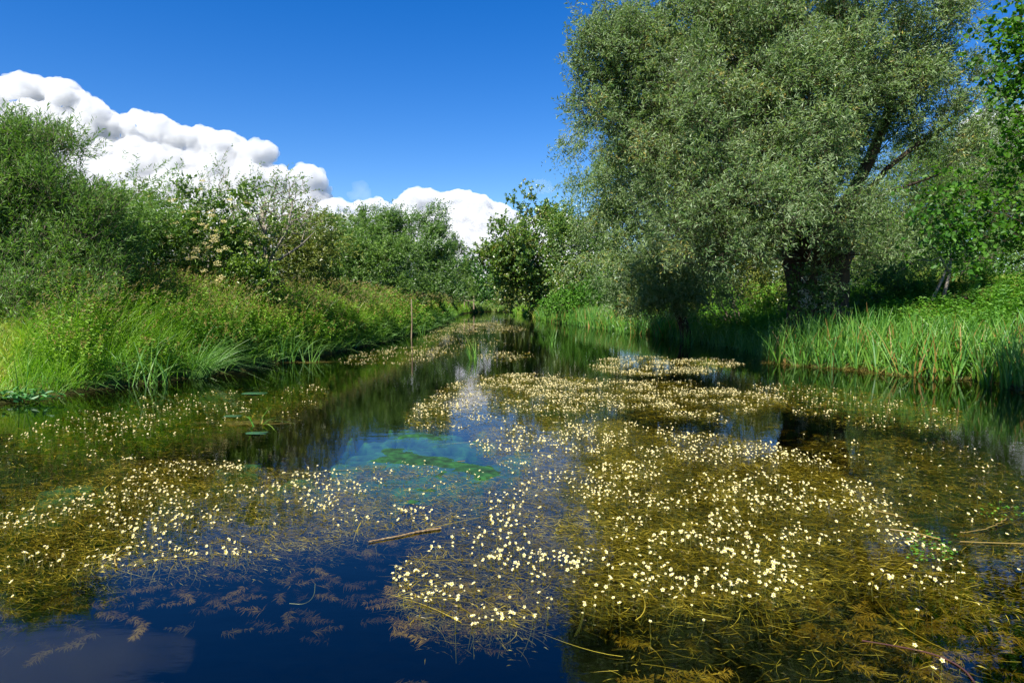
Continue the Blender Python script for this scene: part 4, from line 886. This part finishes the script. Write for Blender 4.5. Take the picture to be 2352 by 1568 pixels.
# ------------------------------------------------------------------ water crowfoot: weed mats and flowers
MATS = [  # polygon in photo pixels, flowers per m2, weed weight, name
    ('main', [(1075, 985), (1250, 955), (1420, 968), (1560, 985), (1700, 1005), (1830, 1030), (1960, 1090), (2080, 1170), (2190, 1260), (2250, 1330), (2150, 1360), (1950, 1360), (1750, 1370), (1560, 1385), (1420, 1395), (1250, 1420), (1080, 1440), (960, 1420), (905, 1330), (930, 1260), (1060, 1215), (1150, 1150), (1160, 1080), (1090, 1030)], 62, 1.0),
    ('upper', [(930, 950), (1000, 905), (1080, 868), (1200, 858), (1400, 872), (1560, 880), (1700, 895), (1830, 925), (1760, 940), (1640, 962), (1500, 960), (1380, 940), (1260, 945), (1150, 965), (1030, 985), (940, 980)], 55, 0.9),
    ('band', [(-20, 1140), (150, 1110), (300, 1065), (420, 1055), (560, 1065), (700, 1090), (860, 1072), (1000, 1075), (1150, 1090), (1160, 1150), (1040, 1215), (850, 1235), (600, 1280), (420, 1290), (180, 1320), (60, 1390), (-20, 1420)], 48, 0.75),
    ('strip', [(1365, 838), (1385, 822), (1500, 818), (1650, 824), (1710, 834), (1650, 850), (1540, 862), (1440, 862), (1370, 855)], 46, 0.8),
    ('far_a', [(775, 826), (850, 805), (950, 795), (1030, 800), (1060, 812), (1000, 830), (900, 838), (800, 836)], 13, 0.3),
    ('far_b', [(1090, 818), (1150, 806), (1230, 808), (1225, 820), (1140, 830), (1095, 828)], 15, 0.3),
    ('far_c', [(985, 760), (1060, 742), (1130, 742), (1215, 756), (1190, 762), (1080, 768), (1000, 768)], 8, 0.22),
    ('far_d', [(1000, 748), (1060, 733), (1130, 735), (1150, 745), (1060, 750)], 6, 0.18),
    ('far_e', [(950, 790), (1000, 772), (1120, 775), (1180, 790), (1080, 805), (980, 800)], 4, 0.1),
    ('far_f', [(960, 780), (980, 768), (1030, 770), (1040, 778), (990, 784)], 9, 0.25),
    ('left', [(60, 990), (180, 940), (420, 905), (620, 895), (760, 880), (740, 930), (560, 980), (330, 1010), (160, 1040), (0, 1060), (-20, 1010)], 10, 0.2),
    ('left2', [(-20, 1060), (160, 1040), (420, 1010), (500, 1040), (300, 1060), (120, 1110), (-20, 1140)], 3, 0.16),
    ('right', [(1700, 890), (1850, 880), (1990, 900), (2200, 940), (2200, 990), (2020, 985), (1830, 950)], 12, 0.5),
    ('right2', [(1830, 1010), (2000, 1000), (2200, 1020), (2360, 1100), (2360, 1230), (2200, 1200), (2050, 1130), (1920, 1060)], 6, 0.35),
    ('right3', [(2190, 1240), (2360, 1230), (2360, 1420), (2250, 1420), (2150, 1360), (2240, 1330)], 6, 0.5),
    ('foot', [(1420, 1395), (1750, 1370), (2250, 1370), (2360, 1420), (2360, 1580), (1350, 1580), (1390, 1480)], 2.0, 0.3),
]
def poly_points(poly, dens, soft=10):
    pw = gp_([a for a, b in poly], [b for a, b in poly])
    lo = pw.min(0); hi = pw.max(0); n = int(dens * (hi[0] - lo[0]) * (hi[1] - lo[1]))
    if n == 0: return np.zeros((0, 3))
    P = np.stack([rnd(n, lo[0], hi[0]), rnd(n, lo[1], hi[1]), np.zeros(n)], -1)
    u, v = project(P)
    ju = (fbm(P[:, 0], P[:, 1], 2.2, 31, 3) - .5) * soft * 5 + rng.normal(size=n) * soft * .6
    jv = ((fbm(P[:, 0], P[:, 1], 2.2, 41, 3) - .5) * soft * 5 + rng.normal(size=n) * soft * .6) * np.clip((v - 689) / 420, 0.05, 1)
    return P[inpoly(u + ju, v + jv, poly)]
fl = []; gm_ = Geo(); gf = Geo(); gst = Geo()
DIRB = math.radians(-14)
for nm, poly, fd, wd in MATS:
    P = poly_points(poly, fd * 5.2)
    cl = fbm(P[:, 0], P[:, 1], 2.6, 51, 4)
    fl.append(P[rnd(len(P)) < sstep(0.36, 0.66, cl)])
    far = np.mean([b for a, b in poly]); yb = 1.6 * 1568 / max(far - 689, 20)
    k = np.clip(yb / 5.0, 1, 5)                     # farther mats need fewer, larger pieces
    # threads
    Q = poly_points(poly, 2000 * wd * (.35 if nm == 'foot' else 1) / k ** 1.6); n = len(Q)
    if n:
        cl = fbm(Q[:, 0], Q[:, 1], 4.0, 61, 3)
        a = DIRB + rng.normal(size=n) * 0.8 + math.pi * (rnd(n) < 0.5)
        Q[:, 2] = -rnd(n) ** 2.2 * 0.16 * (0.4 + cl) + 0.006
        d = np.stack([np.cos(a), np.sin(a), rng.normal(size=n) * 0.07 - 0.02], -1)
        gm_.add(*blades(Q, rnd(n, .04, .16) * k ** .4, 0.0030 * k ** .8, d, rnd(n, -.25, .25), 3, np.clip(cl + rnd(n, -.4, .45), 0, 1), side=a + math.pi / 2, lat=rng.normal(size=n) * .45))
    Q = poly_points(poly, 3000 * wd * (.2 if nm == 'foot' else 1) / k ** 1.7); n = len(Q)
    if n:
        cl = fbm(Q[:, 0], Q[:, 1], 4.0, 61, 3)
        Q[:, 2] = -rnd(n) ** 1.8 * 0.2 * (0.5 + cl) + 0.006
        a = DIRB + rng.normal(size=n) * 0.8
        gm_.add(*leaf_quads(Q, np.stack([np.cos(a), np.sin(a), rng.normal(size=n) * .1], -1), nrm(rng.normal(size=(n, 3)) * .35 + [0, 0, 1]), rnd(n, .02, .06) * k ** .7, rnd(n, .003, .007) * k ** .7, var=np.clip(cl + rnd(n, -.45, .4), 0, 1)))
# feathery fronds under the surface
FR = [([(1350, 1330), (1600, 1340), (1900, 1330), (2200, 1300), (2360, 1330), (2360, 1580), (1330, 1580), (1380, 1420)], 95, (-.05, -.30)),
      ([(900, 1300), (1300, 1330), (1420, 1400), (1330, 1470), (1050, 1470), (920, 1420)], 120, (-.03, -.18)),
      ([(1100, 1000), (1800, 1010), (2250, 1300), (1700, 1380), (1000, 1400), (1150, 1150)], 60, (-.08, -.35)),
      ([(-20, 1150), (300, 1080), (900, 1100), (1100, 1180), (820, 1250), (300, 1330), (-20, 1470)], 60, (-.08, -.32)),
      ([(280, 1340), (420, 1290), (640, 1270), (900, 1240), (860, 1330), (700, 1390), (520, 1380), (350, 1380)], 45, (-.12, -.38)),
      ([(400, 1390), (900, 1340), (950, 1450), (1300, 1480), (1330, 1580), (500, 1580)], 14, (-.2, -.5)),
      ([(1750, 960), (2100, 1000), (2360, 1130), (2360, 1330), (2150, 1290), (1900, 1080)], 60, (-.05, -.3)),
      ([(-20, 1000), (400, 920), (700, 910), (480, 1030), (100, 1110), (-20, 1130)], 22, (-.04, -.2))]
for poly, dn, (za, zb_) in FR:
    Q = poly_points(poly, dn, 16); n = len(Q)
    keep = fbm(Q[:, 0], Q[:, 1], 2.4, 71, 3) > 0.42; Q = Q[keep]; n = len(Q)
    Q[:, 2] = za + (zb_ - za) * rnd(n)
    a0 = DIRB + rng.normal(size=n) * 0.7 + math.pi * (rnd(n) < .35); cv = rnd(n)
    for whorl in range(6):
        off = np.stack([np.cos(a0), np.sin(a0), 0 * a0 + .03], -1) * (whorl * 0.03)
        kk = 15; sz = rnd(n, .04, .08) * (1 - whorl * .1)
        aa = a0[:, None] + np.linspace(-1.5, 1.5, kk)[None] + rng.normal(size=(n, kk)) * .25
        dd = np.stack([np.cos(aa), np.sin(aa), rng.normal(size=(n, kk)) * .22 - .05], -1)
        PP = np.repeat((Q + off)[:, None], kk, 1)
        gf.add(*leaf_quads(PP.reshape(-1, 3), dd.reshape(-1, 3), nrm(rng.normal(size=(n * kk, 3)) * .3 + [0, 0, 1]), (sz[:, None] * rnd((n, kk), .7, 1.1)).ravel(), 0.0045, var=np.clip(np.repeat(cv, kk) * .8 + rnd(n * kk, -.15, .2), 0, 1)))
tag(gm_.build('water_weed', M['mat']), 'olive gold mat of fine water weed floating at the surface', 'water weed', kind='stuff')
tag(gf.build('weed_fronds', M['frond']), 'brown feathery weed fronds drifting below the surface', 'water weed', kind='stuff')
# long loose stems lying at the surface
allm = np.concatenate([poly_points(p, 16 * w_, 20) for nm, p, f, w_ in MATS if nm in ('main', 'band', 'foot', 'right2', 'right3', 'upper')]); n = len(allm)
a = DIRB + rng.normal(size=n) * .6 + math.pi * (rnd(n) < .5); allm[:, 2] = 0.004 - rnd(n) ** 2 * .03
gst.add(*blades(allm, rnd(n, .2, .6), .005, np.stack([np.cos(a), np.sin(a), 0.0 * a + .005], -1), rnd(n, -.02, .12), 6, side=a + math.pi / 2, lat=rng.normal(size=n) * .4))
tag(gst.build('loose_stems', M['mat']), 'loose straw coloured stems floating across the weed', 'stems', kind='stuff')
# small duck-weed leaves near the right mat
g = Geo(); Q = np.concatenate([poly_points([(2080, 1210), (2200, 1230), (2180, 1290), (2090, 1290)], 900, 14), poly_points([(2250, 1150), (2352, 1160), (2352, 1200), (2240, 1190)], 300, 14)]); n = len(Q); Q[:, 2] = .005
g.add(*leaf_quads(Q, rdir(n) * [1, 1, .05], nrm(rng.normal(size=(n, 3)) * .12 + [0, 0, 1]), .02, .018, True))
tag(g.build('pondweed_leaves', M['bright']), 'tiny round green floating leaves among the right flowers', 'pondweed', kind='stuff')

FL = np.concatenate(fl)
d_ = np.linalg.norm(FL - [0, 0, 1.6], axis=1); u, v = project(FL)
ok = (u > -20) & (u < 2372) & (v < 1590); FL = FL[ok]; d_ = d_[ok]
o_ = np.argsort(d_); FL = FL[o_]; d_ = d_[o_]
print('flowers', len(FL))
def flower_geo(size):
    """five cupped petals, a yellow centre and a stem, around the origin of the bloom"""
    g1, g2, g3 = Geo(), Geo(), Geo()
    a = np.arange(5) * 2 * math.pi / 5 + .3
    dd = np.stack([np.cos(a), np.sin(a), np.full(5, .85)], -1); nn = np.stack([-np.cos(a) * .85, -np.sin(a) * .85, np.ones(5)], -1)
    g1.add(*leaf_quads(nrm(dd) * size * .1, dd, nn, size * .52, size * .4, True, fold=.08, curl=.2, var=np.full(5, .5)))
    k = 8; t_ = np.arange(k) * 2 * math.pi / k
    for r0, z0, r1, z1 in ((.0, .30, .11, .25), (.11, .25, .19, .14), (.19, .14, .10, 0.0)):
        c0 = np.stack([np.cos(t_) * r0, np.sin(t_) * r0, np.full(k, z0)], -1) * size; c1 = np.stack([np.cos(t_) * r1, np.sin(t_) * r1, np.full(k, z1)], -1) * size
        i = np.arange(k); j = (i + 1) % k
        g2.add(np.concatenate([c0, c1]), np.stack([i, i + k, j + k, j], -1), np.full(2 * k, .5))
    return g1, g2
FS = 0.0205
g1, g2 = flower_geo(FS)
def cat_(g): return np.concatenate(g.V), np.concatenate(g.F), np.concatenate(g.A)
V1, F1, A1 = cat_(g1); V2, F2, A2 = cat_(g2)
pet = mk('water_flower', V1, F1, M['white'], None, A1, link=False).data
cen = mk('flower_centre', V2, F2, M['yolk'], None, A2, link=False).data
stm = []
for k in range(4):
    hh = .16; zz = np.linspace(-hh, 0, 5); bx = rng.normal(size=2) * .035
    pts = np.stack([bx[0] * (zz / hh) ** 2, bx[1] * (zz / hh) ** 2, zz], -1); Vs, Fs = tube(pts, .0012, 4)
    stm.append(mk('stem', Vs, Fs, M['stem'], None, np.full(len(Vs), .5), link=False).data)
for o in [o for o in bpy.data.objects if o.users == 0]: bpy.data.objects.remove(o)
def where(u, v):
    if v > 1385 and u > 1380: return 'lone white water flower over the brown fronds in the bottom right foreground'
    if u < 880: return 'white water flower with yellow centre on the left flower mat beside the dark open water'
    if u < 1330: return 'white water flower with yellow centre at the left tip of the near flower mat'
    if u < 1750: return 'white water flower with yellow centre in the near middle of the main golden mat'
    return 'white water flower with yellow centre on the right part of the main golden mat'
NI = 300
pu, pv = project(FL)
for i in range(min(NI, len(FL))):
    s = rng.uniform(.55, 1.3); z = rng.uniform(.01, .04)
    o = bpy.data.objects.new('water_flower', pet); COL.objects.link(o)
    o.location = (FL[i, 0], FL[i, 1], z); o.rotation_euler = (rng.normal() * .35 + .42, rng.normal() * .35, rng.uniform(0, 6.28)); o.rotation_mode = 'ZYX'; o.scale = (s, s, s)
    tag(o, where(pu[i], pv[i]), 'flower', 'white flowers on the water weed')
    c = bpy.data.objects.new('flower_centre', cen); COL.objects.link(c); c.parent = o
    c = bpy.data.objects.new('stem', stm[i % 4]); COL.objects.link(c); c.parent = o; c.rotation_euler = o.rotation_euler.to_matrix().inverted().to_euler()
R = FL[NI:]; n = len(R)
s = rnd(n, .45, 1.2) * np.clip(d_[NI:] / 14, 1, 1.1); z = rnd(n, .006, .035) * np.clip(7 / d_[NI:], .3, 1) + .02 * (rnd(n) < .12)
a = rnd(n, 0, 6.28); tx = rng.normal(size=n) * .35 + 0.42; ty = rng.normal(size=n) * .3
def inst(Vb, Fb, Ab):
    ca, sa = np.cos(a)[:, None], np.sin(a)[:, None]
    x = Vb[None, :, 0] * ca - Vb[None, :, 1] * sa; y = Vb[None, :, 0] * sa + Vb[None, :, 1] * ca; zz = np.repeat(Vb[None, :, 2], n, 0)
    zz2 = zz + y * tx[:, None] + x * ty[:, None]; y = y - zz * tx[:, None]; x = x - zz * ty[:, None]
    V = np.stack([x, y, zz2], -1) * s[:, None, None]; V = V + np.stack([R[:, 0], R[:, 1], z], -1)[:, None]
    F = Fb[None] + (np.arange(n) * len(Vb))[:, None, None]
    return V.reshape(-1, 3), F.reshape(-1, Fb.shape[1]), np.tile(Ab, n)
ro = mk('water_flowers', *[q for q in (lambda t: (t[0], t[1]))(inst(V1, F1, A1))], M['white'], None, inst(V1, F1, A1)[2])
tag(ro, 'countless small white flowers scattered over the farther weed mats', 'flowers', kind='stuff')
vv = inst(V2, F2, A2); mk('flower_centres', vv[0], vv[1], M['yolk'], ro, vv[2])
V, F, A_ = blades(np.stack([R[:, 0] + rng.normal(size=n) * .015, R[:, 1] + rng.normal(size=n) * .015, np.full(n, -.06)], -1), z + .06, .003 * np.clip(d_[NI:] / 8, 1, 2), up_lean(n, .15, 0), .0, 2, side=rnd(n, -.3, .3), tipw=.8)
mk('stems', V, F, M['stem'], ro, A_)

# ------------------------------------------------------------------ repeats share a group
GROUPS = {'iris_clump': 'iris clumps along the water edge', 'water_iris': 'irises standing in the river', 'cloud': 'cumulus clouds', 'cloud_wisp': 'faint cloud wisps',
          'reed_stalk': 'straw stalks floating on the right mat', 'floating_leaf': 'lily pads below the left bank', 'algae_blanket': 'patches of blanket algae',
          'young_willow': 'young willows behind the pollard', 'round_tree': 'trees at the far river bend', 'undergrowth_bush': 'bushes under the pollard willow', 'thicket_bush': 'thickets closing the view'}
for o in COL.objects:
    k = o.name.split('.')[0]
    if o.parent is None and k in GROUPS: o['group'] = GROUPS[k]
